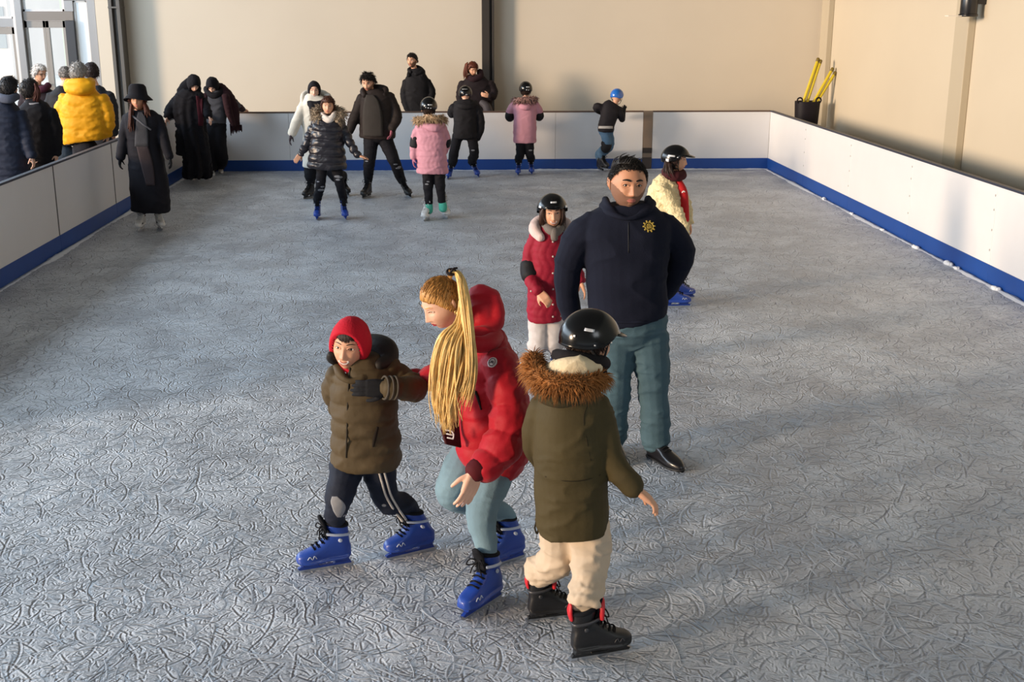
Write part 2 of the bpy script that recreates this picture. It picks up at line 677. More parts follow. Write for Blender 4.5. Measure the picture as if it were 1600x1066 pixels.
STEEL = mat('blade_steel', 'c8ccd2', .28, 1.)
SKMAT = {
    'blue': dict(boot=mat('skate_blue', '1a3f9a', .42, bump=.15, bscale=80, var=.08, coat=.2), lining=cloth('skate_lining', '14161c', .9), holder=mat('skate_blue_holder', '16368a', .4),
                 steel=STEEL, lace=cloth('lace_black', '15151a', .9), accent=mat('skate_mark', 'b9c3d6', .5)),
    'darkblue': dict(boot=mat('skate_navy', '1c2a52', .45, bump=.15, bscale=80, var=.08), lining=cloth('skate_lining', '14161c', .9), holder=mat('skate_navy_holder', '182444', .45),
                     steel=STEEL, lace=cloth('lace_black', '15151a', .9), accent=mat('skate_navy_mark', '3a4a78', .5)),
    'black': dict(boot=mat('skate_black', '17171a', .45, bump=.2, bscale=80, var=.1), lining=cloth('skate_lining', '14161c', .9), holder=mat('skate_black_holder', '0e0e10', .35, coat=.3),
                  steel=STEEL, lace=cloth('lace_dark', '101012', .9), accent=mat('skate_grey_mark', '55565c', .4)),
    'hockey': dict(boot=mat('skate_black', '17171a', .45), lining=cloth('skate_lining', '14161c', .9), holder=mat('skate_black_holder', '0e0e10', .35),
                   steel=STEEL, lace=cloth('lace_dark', '101012', .9), accent=mat('skate_dark_grey_mark', '36373c', .4), flash=mat('skate_red_flash', 'c4202c', .5)),
    'white': dict(boot=mat('skate_white', 'd9d8d6', .45, bump=.15, bscale=80, var=.06), lining=cloth('skate_lining_grey', '9b9a9a', .9), holder=mat('skate_white_holder', 'c9c9ca', .4),
                  steel=STEEL, lace=cloth('lace_white', 'd0d0d0', .9), accent=mat('skate_dark_mark', '2a2a30', .4)),
}
_skm = {}


def skate_data(style, flex=0):
    """style -> list of (part name, mesh) sharing one set of mesh data per colour"""
    if (style, flex) not in _skm:
        geo = skate_parts('hockey' if style == 'hockey' else 'rec')
        out = []
        for nm, (g, slot) in geo.items():
            if not isinstance(g, bpy.types.Mesh) and not g.n:
                continue
            me = g if isinstance(g, bpy.types.Mesh) else g.mesh(nm)
            if flex:
                co = get_co(me)
                k = np.clip(co[:, 2] - .12, 0, 1)
                co[:, 0] += math.tan(math.radians(flex)) * k
                set_co(me, co)
            finish_mesh(me, SKMAT[style][slot], nm not in ('blade_holder', 'blade'))
            out.append((nm.strip('+'), me))
        _skm[(style, flex)] = out
    return _skm[(style, flex)]


_shm = {}


def shoe_data(style):
    if style not in _shm:
        mb = MB()
        tab = [(-.125, .018, .012, .05), (-.112, .030, .006, .085), (-.08, .036, .004, .098), (-.04, .036, .004, .10), (0, .038, .003, .088), (.04, .043, .003, .070),
               (.08, .045, .003, .058), (.115, .036, .004, .048), (.145, .020, .006, .036), (.155, .008, .010, .026)]
        mb.rings(foot_rings([tuple(t) for t in catmull(tab, 3)]))
        mb.rings([ellring((-.075, 0, z), (a, 0, 0), (0, b, 0)) for z, a, b in [(.05, .045, .03), (.10, .045, .034), (.14, .043, .035)]])
        me = solid(mb, .0055, 3)
        finish_mesh(me, mat('shoe_' + style, {'black': '141317', 'white': 'cfcdca'}[style], .32, coat=.15))
        sb = MB()
        sb.rings(foot_rings([(x, w * 1.07, 0, .016) for x, w, zb, zt in [tuple(t) for t in catmull(tab, 3)]]))
        s2 = sb.mesh('sole')
        finish_mesh(s2, mat('sole_' + style, {'black': '0c0c0e', 'white': 'b8b7b6'}[style], .6))
        lb = MB()
        for i in range(4):
            x, z = .03 - .022 * i, .080 + .0075 * i
            lb.tube([(x, -.022, z - .006), (x + .004, 0, z + .004), (x, .022, z - .006)], .0028, 6, 3)
        l2 = lb.mesh('laces')
        finish_mesh(l2, SKMAT['black']['lace'])
        _shm[style] = [('shoe', me), ('sole', s2), ('laces', l2)]
    return _shm[style]


# ------------------------------------------------------------------ people
EYEW = mat('eye_white', 'd8d2cc', .3)
IRIS = mat('eye_dark', '1a1210', .25)
LIP = mat('lips', 'b0695c', .5)
LIPR = mat('lips_red', '9c2f36', .45)
SKIN = {k: mat('skin_' + k, c, .55, bump=.08, bscale=120, var=.05, vscale=20, sss=.12) for k, c in dict(fair='dcae96', mid='cf9c7e', tan='b98465').items()}


class Person:
    def __init__(self, label, feet, z0=0., Y=None, group='skaters on the ice', skin='fair', fine=False, hair='2a1c16', lips=LIP, vox=None):
        g = gnd(*feet, z0) if Y is None else at(feet[0], feet[1], Y)
        self.o = A([g[0], g[1], z0])
        self.Y = g[1]
        self.root = empty('person', self.o, label, 'person', group)
        self.fine = fine
        self.vox = vox or (.0085 if fine else .014)
        self.skin = SKIN[skin]
        self.hairm = cloth('hair_' + hair, hair, .55, spec=.35, bscale=150, var=.35, vscale=60)
        self.beardm = mat('beard_' + skin + hair, '%02x%02x%02x' % tuple(int((int(hair[i:i + 2], 16) * .36 + int('b98465'[i:i + 2], 16) * .64)) for i in (0, 2, 4)), .8, bump=.5, bscale=400)
        self.lips = lips
        self.bd = MB()       # rough inner body
        self.det = MB()      # hands and head, already closed surfaces
        self.torso = None
        self.k = .012 if fine else .016

    def P(self, px, py, dy=0.):
        return at(px, py, self.Y + dy)

    def L(self, lst):
        """list of (px,py,dy,r) -> points, radii"""
        return A([self.P(*q[:3]) for q in lst]), A([q[3] for q in lst])

    def put(self, name, mb, m, smooth=True):
        return build(name, mb, m, self.root, self.o, smooth)

    def put_me(self, name, me, m, smooth=True):
        set_co(me, get_co(me) - self.o)
        finish_mesh(me, m, smooth)
        return link(name, me, self.root)

    def rings(self, rr, n=28, p=2.3, sub=4, lean=True):
        """rows (py, xl, xr, depth, dy) hem to neck -> ring list + path"""
        pts = []
        for r in rr:
            dy = r[4] if len(r) > 4 else 0.
            c = self.P((r[1] + r[2]) / 2, r[0], dy)
            pts.append([*c, (r[2] - r[1]) / 2 * mpp(c), r[3]])
        S = catmull(pts, sub)
        C = S[:, :3]
        T = np.gradient(C, axis=0)
        out = []
        for i in range(len(S)):
            t = unit(T[i])
            if not lean:
                t = A([0, 0, 1.])
            X = unit(A([1., 0, 0]) - t * t[0])
            Yv = np.cross(t, X)
            out.append(ellring(C[i], X * S[i, 3], Yv * S[i, 4], n, p))
        return out, C, (S[:, 3] + S[:, 4]) / 2

    def garment(self, name, m, rings=None, tubes=(), quilt=None, wr=.005, wf=9., vox=None, smooth=3, p=2.3, extra=None, body=True, vq=0., fold=None):
        """one continuous piece of clothing. quilt=(spacing, amplitude, sleeve spacing)"""
        mb = MB()
        paths = []
        if rings is not None:
            rs, C, R = self.rings(rings, p=p)
            mb.rings(rs)
            paths.append((C, R))
            if body and self.torso is None:
                self.torso = True
                k = len(rs) // 3
                self.bd.rings([r.mean(0) + (r - r.mean(0)) * .72 for r in rs[k:-3]])
        for tb in tubes:
            P, R = self.L(tb)
            pr = mb.tube(P, R, 14, 4)
            paths.append(pr)
            if body:
                self.bd.tube(P, R * .62, 10, 3)
        if extra:
            extra(mb)
        me = solid(mb, vox or self.vox, smooth)
        co, no = get_co(me), get_no(me)
        d = np.zeros(len(co))
        idx, arc = near_path(co, paths) if paths else (np.zeros(len(co), int), co[:, 2])
        if quilt:
            sp = np.where(idx == 0, quilt[0], quilt[2] if len(quilt) > 2 else quilt[0])
            ph = arc / sp + .12 * wob(co, 6, 3)
            d += quilt[1] * (np.abs(np.sin(math.pi * ph)) ** .55 - .7)
            d += quilt[1] * .5 * wob(co, 22, 5)
        # folds run across limbs: squeeze the noise along the limb
        seed = rng.randrange(9999)
        Q = co * A([1., 1., 1.])
        Q[:, 2] *= 2.2
        rg = (1 - np.abs(wob(Q + 3.1, wf * .8, seed + 1, 2))) ** 5
        d += wr * (.8 * wob(Q, wf, seed, 3) + 1.1 * (rg - .3))
        if fold:   # hanging folds that deepen to the hem
            C0 = paths[0][0]
            j = np.abs(co[:, None, 2] - C0[None, :, 2]).argmin(1)
            th = np.arctan2(co[:, 1] - C0[j, 1], co[:, 0] - C0[j, 0])
            tt = np.clip((C0[-1, 2] - co[:, 2]) / (C0[-1, 2] - C0[0, 2]), 0, 1)
            d += fold[0] * tt * np.where(idx == 0, np.sin(fold[1] * th + 1.5 * wob(co * A([1, 1, .5]), 3.5, seed)), 0)
        if vq:   # vertical stitched channels with a scallop
            d += vq * (np.abs(np.sin(co[:, 0] * math.pi / .055 + 1.2 * np.sin(co[:, 2] * 28))) ** .6 - .6)
        co = co + no * d[:, None]
        set_co(me, co)
        ob = self.put_me(name, me, m)
        return ob

    def skate(self, style, heel, toe, s=1., lean=0., z=0., zt=None, shoe=False, flex=0):
        """blade heel and toe pixels on the ice"""
        a, b = gnd(*heel, z), gnd(*toe, z if zt is None else zt)
        f = unit(b - a)
        c = (a + b) / 2
        upv = A([0, 0, 1.])
        l = unit(np.cross(upv, f))
        u = np.cross(f, l)
        la = math.radians(lean)
        l, u = l * math.cos(la) + u * math.sin(la), u * math.cos(la) - l * math.sin(la)
        R = Matrix(((f[0], l[0], u[0]), (f[1], l[1], u[1]), (f[2], l[2], u[2])))
        parts = shoe_data(style) if shoe else skate_data(style, flex)
        base = None
        for nm, me in parts:
            o = bpy.data.objects.new(('shoe' if shoe else 'ice_skate') if base is None else nm, me)
            COL.objects.link(o)
            if base is None:
                base = o
                o.parent = self.root
                o.matrix_local = Matrix.Translation(Vector(c - self.o)) @ R.to_4x4() @ Matrix.Diagonal((s, s, s, 1))
            else:
                o.parent = base
        Rn = A(R)

        def loc(x, y, zz):
            return c + Rn @ (A([x, y, zz]) * s)
        self.bd.tube([loc(-.075, 0, .12 if not shoe else .05), loc(.06, 0, .09 if not shoe else .035)], [.03 * s, .022 * s], 8, 3)
        if shoe:
            return [loc(-.075, 0, .12), loc(-.075, 0, .06)]
        tf = math.tan(math.radians(flex))
        return [loc(-.077 + .16 * tf, 0, .280), loc(-.075 + .09 * tf, 0, .205)]

    def legs(self, m, legs, pelvis, wr=.006, wf=11., ankle=.05, bunch=0., inside=True, name='trousers', vox=None, cuff=None):
        """legs: list of (list of (px,py,dy,r), skate end points or None)"""
        mb = MB()
        paths = []
        P0, r0 = self.P(*pelvis[:3]), pelvis[3]
        mb.ell(P0, (r0 * 1.15, r0 * .95, r0 * 1.0), 20)
        self.bd.ell(P0, (r0 * .95, r0 * .8, r0 * .9), 14)
        for lst, end in legs:
            P, R = self.L(lst)
            if end is not None:
                e = [end[0]] if not inside else end
                kp = [i for i in range(len(P)) if i < 2 or P[i][2] > e[0][2] + .10]
                P, R = P[kp], R[kp]
                P = np.vstack([P] + [x[None] for x in e])
                R = np.hstack([R, [ankle] if len(e) == 1 else [ankle, ankle * .78]])
            pr = mb.tube(P, R, 14, 5)
            paths.append(pr)
            self.bd.tube(P, R * .5, 10, 3)
        me = solid(mb, vox or self.vox, 2)
        co, no = get_co(me), get_no(me)
        idx, arc = near_path(co, paths)
        Q = co.copy()
        Q[:, 2] *= 2.4
        sd = rng.randrange(9999)
        d = wr * (.8 * wob(Q, wf, sd, 3) + 1.1 * ((1 - np.abs(wob(Q, wf * .8, sd + 1, 2))) ** 5 - .3))
        if bunch:
            tot = A([np.linalg.norm(np.diff(p[0], axis=0), axis=1).sum() for p in paths])[idx]
            w = sstep(.45, .95, arc / tot)
            d += bunch * .6 * w * np.sin(arc * 75 + 5 * wob(co, 9, 8)) + bunch * 1.0 * w * wob(Q, 25, 9)
        set_co(me, co + no * d[:, None])
        return self.put_me(name, me, m)

    def head(self, px, py, dy=0., hs=.225, yaw=0., pitch=0., roll=0., wide=1., child=0., neck=None, **kw):
        c = self.P(px, py, dy)
        self.h = Head(c, hs, yaw, pitch, roll, wide, child, self.fine)
        self.h.add_to(self.det, **kw)
        nb = self.h.W([0, .022, -.06])[0]
        nj = self.P(*neck) if neck else c + A([0, .02, -.22])
        self.bd.tube([nb, nb * .5 + nj * .5, nj], A([.050, .050, .062]) * self.h.s * (.8 + .2 * wide), 12, 3)
        return self.h

    def hand(self, px, py, dy, to, n=(0, -1, 0), side=1, s=1., curl=.5, glove=None, spread=.1, name='glove'):
        w = self.P(px, py, dy)
        t = self.P(*to)
        mb = MB() if glove else self.det
        hand(mb, w, t - w, n, side, s, curl, spread, .0042 if self.fine else .007)
        if glove:
            self.bd.tube([w, w + unit(t - w) * .05 * s], [.016 * s, .012 * s], 8, 2)
            return self.put(name, mb, glove)

    def hair_cap(self, t=.012, line=None, noise=.004, name='hair', m=None, fq=60, wide=None, n=None, ln=None, mess=.35, lift=.12, toward=None):
        h = self.h
        reg = short_hair_region(line) if line else short_hair_region()

        def off(U, hh):
            return np.where(hh < 0, -.004, t * sstep(0, .16, hh) + .001) + noise * wob(U, fq * .1, 4) * sstep(.0, .2, hh)
        mb = h.shell(reg, off, wide)
        n = n or (1500 if self.fine else 420)
        ln = ln or (.012 + t * .9)
        U = nr.normal(size=(n * 5, 3))
        U /= np.linalg.norm(U, axis=1)[:, None]
        hh = reg(U)
        ok = hh > nr.uniform(-.035, .05, len(hh))
        U, hh = U[ok][:n], hh[ok][:n]
        nn = U / A([.075, .095, .115])
        nn /= np.linalg.norm(nn, axis=1)[:, None]
        B = head_pos(U, False, h.wide if wide is None else wide, h.child) + nn * np.maximum(off(U, hh), .001)[:, None] * .92
        crown = unit([0.01, .35, .9])
        T = U - crown
        if toward is not None:
            tl = unit((self.P(*toward) - h.c) @ h.R)
            T = tl - U
        T = T - nn * (T * nn).sum(1)[:, None]
        T /= np.linalg.norm(T, axis=1)[:, None] + 1e-6
        T = T + nr.normal(size=T.shape) * mess + nn * lift
        T /= np.linalg.norm(T, axis=1)[:, None]
        S = np.cross(T, nn)
        L = ln * nr.uniform(.6, 1.3, len(U))[:, None]
        w = .0022 if self.fine else .004
        V = np.stack([B - S * w, B + S * w, B + nn * w, B + T * L * .55 + nn * .004 - S * w * .7, B + T * L * .55 + nn * .004 + S * w * .7, B + T * L * .55 + nn * (.004 + w), B + T * L], 1).reshape(-1, 3)
        Fs = []
        for i in range(len(U)):
            b = 7 * i
            Fs += [(b, b + 1, b + 4, b + 3), (b + 1, b + 2, b + 5, b + 4), (b + 2, b, b + 3, b + 5), (b + 3, b + 4, b + 6), (b + 4, b + 5, b + 6), (b + 5, b + 3, b + 6)]
        mb.add(h.W(V), Fs)
        return self.put(name, mb, m or self.hairm)

    def comb(self, name, tie, region, n, r, m, seed=3, lift=.010):
        """strands combed from the hairline over the scalp to a tie point"""
        h = self.h
        tl = (self.P(*tie) - h.c) @ h.R / h.s
        td = unit(tl / A([.075, .095, .115]))
        U = nr.normal(size=(n * 30, 3))
        U /= np.linalg.norm(U, axis=1)[:, None]
        hh = region(U)
        U = U[np.abs(hh - .03) < .04][:n]
        mb = MB()
        for u in U:
            pts = []
            o = rng.uniform(.7, 1.4) * lift
            for t in (0, .08, .3, .55, .8, .95):
                w = unit(u * (1 - t) + td * t)
                b = head_pos(w[None], False, h.wide, h.child)[0]
                nn = unit(w / A([.075, .095, .115]))
                pts.append(b + nn * (o * (0.05 if t == 0 else .75 if t < .1 else 1.)))
            pts.append(tl + nr.normal(size=3) * .004)
            mb.tube(h.W(pts), A([.4, .8, 1, 1, 1, .8, .6]) * r, 5, 3, round_=False)
        return self.put(name, mb, m)

    def patch(self, name, ob, rows, m, out=.006, nx=10, thick=.008, parent=True):
        """a layer of cloth lying on a garment; rows (y, xl, xr)"""
        R = catmull(A(rows, dtype=float), 4)
        g = []
        for y, a, b in R:
            for i in range(nx + 1):
                h, n = self.hit(ob, a + (b - a) * i / nx, y)
                g.append(h + n * out)
        k = nx + 1
        mb = MB()
        mb.add(g, [(i * k + j, i * k + j + 1, (i + 1) * k + j + 1, (i + 1) * k + j) for i in range(len(R) - 1) for j in range(nx)])
        o = self.put(name, mb, m)
        if parent:
            o.parent = ob
        s = o.modifiers.new('t', 'SOLIDIFY')
        s.thickness = thick
        s.offset = 0
        return o

    def beads(self, name, ob, pts, r, m, k=(1, 1, 1), out=0.):
        """small separate pieces lying on a garment"""
        for q in pts:
            rr = q[2] if len(q) > 2 else r
            h, n = self.hit(ob, q[0], q[1])
            t1 = unit(np.cross(n, [.01, 0, 1.]))
            mb = MB()
            mb.ell(h + n * out, A(k) * rr, 10, 0, np.stack([t1, np.cross(n, t1), n], 1))
            self.put(name, mb, m).parent = ob

    def wrap(self, name, m, t=.014, w=.056, ht=.080, cz=-.018, bottom=-.97, wr=.004, roll=.05, back=0.):
        """cloth wrapped round the head leaving the face free"""
        reg = face_open_region(w, ht, cz, bottom)

        def off(U, hh):
            return np.where(hh < 0, -.002, t * sstep(-.01, roll * 2, hh) + .003) + wr * wob(U, 5, 8) * sstep(.05, .5, hh) + back * np.clip(U[:, 1], 0, 1)
        return self.put(name, self.h.shell(reg, off), m)

    def helmet(self, m, brim=0., name='helmet', strap=True, ear=0., size=1., marks=None):
        h = self.h
        ax = A([.098, .118, .108]) * size

        def region(U):
            a = frontness(U)
            ln = np.interp(a, [-1, -.5, .0, .45, 1], [-.34, -.30 - ear, -.12 - ear, .26, .33])
            return U[:, 2] - ln

        def base(U):
            return U * ax + A([0, .006, .016])

        def off(U, hh):
            return np.where(hh < 0, -.018, .002 + .003 * sstep(0, .05, hh)) + .004 * np.exp(-((hh - .03) / .03) ** 2)
        mb = h.shell(region, off, base=base, keep=-.07)
        if brim:
            rows = []
            for k in range(13):
                a = math.radians(-62 + k * 124 / 12)
                zz = .016 + ax[2] * .33
                r = math.sqrt(max(0, 1 - .33 ** 2))
                p0 = A([ax[0] * r * math.sin(a), -ax[1] * r * math.cos(a) + .006, zz])
                ln = brim * math.cos(a * 1.3) ** .8 if abs(a * 1.3) < 1.57 else 0
                p1 = p0 + A([.35 * math.sin(a) * ln, -ln * math.cos(a * .5), -.25 * ln])
                rows.append([p0 + [0, .01, .010], p1 + [0, 0, .003], p1 - [0, 0, .003], p0 + [0, .01, -.006]])
            mb.rings([h.W(r) for r in rows])
        ob = self.put(name, mb, m)
        if strap:
            sb = MB()
            for sx in (-1, 1):
                sb.tube(h.W([(sx * .086, -.03, -.005), (sx * .080, -.030, -.06), (sx * .05, -.045, -.112), (0, -.055, -.126)]), .0055 * h.s, 6, 4, flat=(h.R @ A([sx, .4, 0]), .35))
                sb.tube(h.W([(sx * .088, .05, -.02), (sx * .082, .0, -.06), (sx * .074, -.030, -.075)]), .0055 * h.s, 6, 4)
            so = self.put('chin_strap', sb, mat('strap_black', '121214', .8))
            so.parent = ob
        if marks:
            kb = MB()
            for az, el, wa, we in marks:   # small raised stickers and vents on the shell
                a, e = math.radians(az), math.radians(el)
                g = []
                for i in range(5):
                    for j in range(5):
                        aa, ee = a + wa * (i / 4 - .5), e + we * (j / 4 - .5)
                        U = A([math.sin(aa) * math.cos(ee), -math.cos(aa) * math.cos(ee), math.sin(ee)])
                        g.append(U * (ax + .0075) + A([0, .006, .016]))
                kb.add(h.W(g), [(i * 5 + j, i * 5 + j + 1, i * 5 + j + 6, i * 5 + j + 5) for i in range(4) for j in range(4)])
            ko = self.put('sticker', kb, mat('sticker_silver', 'd4d6da', .25, .3))
            ko.parent = ob
            th = ko.modifiers.new('t', 'SOLIDIFY')
            th.thickness = .003
        return ob

    def hood_down(self, name, m, pts, wr=.004, quilt=None, vox=None):
        """hood lying behind the neck: tube of (px,py,dy,r)"""
        return self.garment(name, m, tubes=[pts], wr=wr, body=False, vox=vox or self.vox * .85, quilt=quilt)

    def fur(self, name, m, pts, n=1500, ln=.05, base=.004):
        P, R = self.L(pts)
        S = catmull(np.hstack([P, R[:, None]]), 12)
        mb = MB()
        core = MB()
        V, Fs = [], []
        for i in range(n):
            k = rng.uniform(0, len(S) - 1.001)
            j = int(k)
            q = S[j] * (1 - k + j) + S[j + 1] * (k - j)
            t = unit(S[j + 1, :3] - S[j, :3])
            u = nr.normal(size=3)
            u = unit(u - t * (u @ t))
            b0 = q[:3] + u * q[3] * .55
            dirv = unit(u + t * rng.uniform(-.6, .6) + A([0, 0, -.35]) + nr.normal(size=3) * .25)
            L = ln * rng.uniform(.5, 1.15)
            w1 = unit(np.cross(dirv, t + .01))
            w2 = np.cross(dirv, w1)
            mid = b0 + dirv * L * .55 + A([0, 0, -.1 * L])
            tip = b0 + dirv * L + A([0, 0, -.35 * L])
            b = len(V)
            V += [b0 + w1 * base, b0 - w1 * base * .5 + w2 * base * .87, b0 - w1 * base * .5 - w2 * base * .87,
                  mid + w1 * base * .7, mid - w1 * base * .35 + w2 * base * .6, mid - w1 * base * .35 - w2 * base * .6, tip]
            Fs += [(b, b + 1, b + 4, b + 3), (b + 1, b + 2, b + 5, b + 4), (b + 2, b, b + 3, b + 5), (b + 3, b + 4, b + 6), (b + 4, b + 5, b + 6), (b + 5, b + 3, b + 6)]
        mb.tube(P, R * .75, 10, 4)
        mb.add(V, Fs)
        return self.put(name, mb, m)

    def strands(self, guides, n, r=.004, name='hair', m=None, jit=.012, seg=4, taper=.25):
        """guides: list of lists of (px,py,dy); strands blend neighbours"""
        G = [A([self.P(*q) for q in g]) for g in guides]
        mb = MB()
        for i in range(n):
            k = rng.uniform(0, len(G) - 1.001)
            j = int(k)
            p = G[j] * (1 - k + j) + G[j + 1] * (k - j)
            o1, o2 = nr.normal(size=3) * jit, nr.normal(size=3) * jit
            t = np.linspace(0, 1, len(p))[:, None]
            p = p + o1 * (t ** .5) + o2 * t * 1.0
            cut = rng.uniform(.86, 1.03)
            p[-1] = p[-2] + (p[-1] - p[-2]) * cut
            rr = r * rng.uniform(.7, 1.3) * (1 - (1 - taper) * np.linspace(0, 1, len(p)) ** 2.5)
            mb.tube(p, rr, 5, seg, round_=False)
        return self.put(name, mb, m or self.hairm)

    def hit(self, ob, px, py):
        """where the view ray meets a garment: world point, normal"""
        me = ob.data
        if not hasattr(self, '_bv'):
            self._bv = {}
        if ob.name not in self._bv:
            self._bv[ob.name] = BVHTree.FromPolygons((get_co(me) + self.o).tolist(), [tuple(p.vertices) for p in me.polygons])
        v = unit(ray(px, py))
        loc, n, _, _ = self._bv[ob.name].ray_cast(Vector(EYE), Vector(v))
        if loc is None:
            p = self.P(px, py)
            return p, -v
        return A(loc), A(n)

    def on(self, ob, pts, out=.002):
        return A([(lambda h: h[0] + h[1] * out)(self.hit(ob, *q)) for q in pts])

    def finish(self, vox=None):
        mb = MB()
        me_to_mb(solid(self.bd, vox or .013, 2), mb)
        v, f = self.det.arrays()
        mb.add(v, f, self.det.m)
        self.body = self.put('body', mb, [self.skin, self.lips, EYEW, IRIS, self.hairm, self.beardm])
        return self
# ------------------------------------------------------------------ setting
XL, XR, YB = -4.472, 5.193, 19.9
HB, HK = .975, .18
FLZ = .08
YW, XW = 21.8, 6.57


def struct(name, mb, m, smooth=False, bevel=0, parent=None):
    o = build(name, mb, m, parent, (0, 0, 0), smooth, bevel=bevel)
    if parent is None:
        o['kind'] = 'structure'
    return o


def wall_mat(name, col):
    return mat(name, col, .85, bump=.05, bscale=30, var=.025, vscale=.8)


# ice ---------------------------------------------------------------
def ice_material():
    m = bpy.data.materials.new('rink_ice')
    m.use_nodes = True
    nt = m.node_tree
    N, Lk = nt.nodes, nt.links
    b = N['Principled BSDF']
    tc = N.new('ShaderNodeTexCoord')

    def noise(scale, detail=2., dist=0., off=0.):
        mp = N.new('ShaderNodeMapping')
        mp.inputs['Location'].default_value = (off, off * 1.7, off * .3)
        Lk.new(tc.outputs['Object'], mp.inputs['Vector'])
        n = N.new('ShaderNodeTexNoise')
        n.inputs['Scale'].default_value = scale
        n.inputs['Detail'].default_value = detail
        n.inputs['Distortion'].default_value = dist
        Lk.new(mp.outputs['Vector'], n.inputs['Vector'])
        return n.outputs['Fac']

    def math_(op, a, bb=None, c=None):
        n = N.new('ShaderNodeMath')
        n.operation = op
        for i, x in enumerate((a, bb, c)):
            if x is None:
                continue
            if isinstance(x, (int, float)):
                n.inputs[i].default_value = x
            else:
                Lk.new(x, n.inputs[i])
        return n.outputs[0]

    def rng_(v, a, c, d=0., e=1.):
        n = N.new('ShaderNodeMapRange')
        n.interpolation_type = 'SMOOTHSTEP'
        for nm, x in zip(('From Min', 'From Max', 'To Min', 'To Max'), (a, c, d, e)):
            n.inputs[nm].default_value = x
        Lk.new(v, n.inputs['Value'])
        return n.outputs['Result']
    # skate cuts: every cell of several scattered layers carries one short curved groove with a thrown-up lip
    tot = None

    def vm(op, a, bb):
        n = N.new('ShaderNodeVectorMath')
        n.operation = op
        Lk.new(a, n.inputs[0])
        if isinstance(bb, tuple):
            n.inputs[1].default_value = bb
        else:
            Lk.new(bb, n.inputs[1])
        return n.outputs[0]
    for i, (s, w, wt) in enumerate(((2.4, .016, 1.), (3.4, .022, 1.), (4.6, .030, .95), (6.0, .040, .9), (7.8, .05, .85), (10., .06, .75), (13., .075, .65), (17., .09, .55), (24., .12, .4))):
        mp = N.new('ShaderNodeMapping')
        mp.inputs['Location'].default_value = (3.71 * i + 1.3, 7.13 * i, 0)
        mp.inputs['Rotation'].default_value = (0, 0, .7 * i)
        mp.inputs['Scale'].default_value = (s, s, 0)
        Lk.new(tc.outputs['Object'], mp.inputs['Vector'])
        v = N.new('ShaderNodeTexVoronoi')
        v.voronoi_dimensions = '2D'
        v.inputs['Scale'].default_value = 1
        Lk.new(mp.outputs['Vector'], v.inputs['Vector'])
        d = vm('SUBTRACT', mp.outputs['Vector'], v.outputs['Position'])
        sd_ = N.new('ShaderNodeSeparateXYZ')
        Lk.new(d, sd_.inputs[0])
        sc_ = N.new('ShaderNodeSeparateColor')
        Lk.new(v.outputs['Color'], sc_.inputs[0])
        an = math_('MULTIPLY', sc_.outputs[0], 6.2832)
        ca, sa = math_('COSINE', an), math_('SINE', an)
        x = math_('ADD', math_('MULTIPLY', sd_.outputs[0], ca), math_('MULTIPLY', sd_.outputs[1], sa))
        y = math_('SUBTRACT', math_('MULTIPLY', sd_.outputs[1], ca), math_('MULTIPLY', sd_.outputs[0], sa))
        y2 = math_('ADD', y, math_('MULTIPLY', math_('MULTIPLY', x, x), math_('MULTIPLY_ADD', sc_.outputs[1], 1.7, -.85)))
        t = math_('DIVIDE', y2, w)
        e = math_('EXPONENT', math_('MULTIPLY', math_('MULTIPLY', t, t), -1.))
        ends = rng_(math_('ABSOLUTE', x), .25, .52, 1., 0.)
        on = rng_(sc_.outputs[2], .05, .35, .15, 1.)
        hgt = math_('MULTIPLY', math_('MULTIPLY', math_('MULTIPLY', math_('ADD', t, -.35), e), math_('MULTIPLY', ends, on)), wt)
        tot = hgt if tot is None else math_('ADD', tot, hgt)
    fine = noise(42, 6, .4, 2)
    big = noise(.45, 3, .3, 20)
    rub = noise(2.3, 4, .5, 31)
    col = N.new('ShaderNodeMix')
    col.data_type = 'RGBA'
    col.inputs['A'].default_value = (*lin(ICE_A), 1)
    col.inputs['B'].default_value = (*lin(ICE_B), 1)
    f = math_('ADD', math_('MULTIPLY_ADD', tot, .75, .22), math_('ADD', rng_(rub, .32, .68, -.08, .38), rng_(big, .3, .7, 0, .25)))
    Lk.new(f, col.inputs['Factor'])
    Lk.new(col.outputs['Result'], b.inputs['Base Color'])
    Lk.new(rng_(rub, .3, .7, .34, .55), b.inputs['Roughness'])
    b.inputs['Specular IOR Level'].default_value = .5
    h = math_('ADD', math_('MULTIPLY', tot, 1.0), math_('ADD', math_('MULTIPLY', fine, .8), math_('MULTIPLY', rub, .5)))
    bp = N.new('ShaderNodeBump')
    bp.inputs['Strength'].default_value = .9
    bp.inputs['Distance'].default_value = .011
    Lk.new(h, bp.inputs['Height'])
    Lk.new(bp.outputs['Normal'], b.inputs['Normal'])
    return m


ICE_A, ICE_B = '8e939c', 'd6dae0'
mb = MB()
mb.box((XL, -1.0, -.12), (XR, YB, 0))
struct('floor', mb, ice_material())

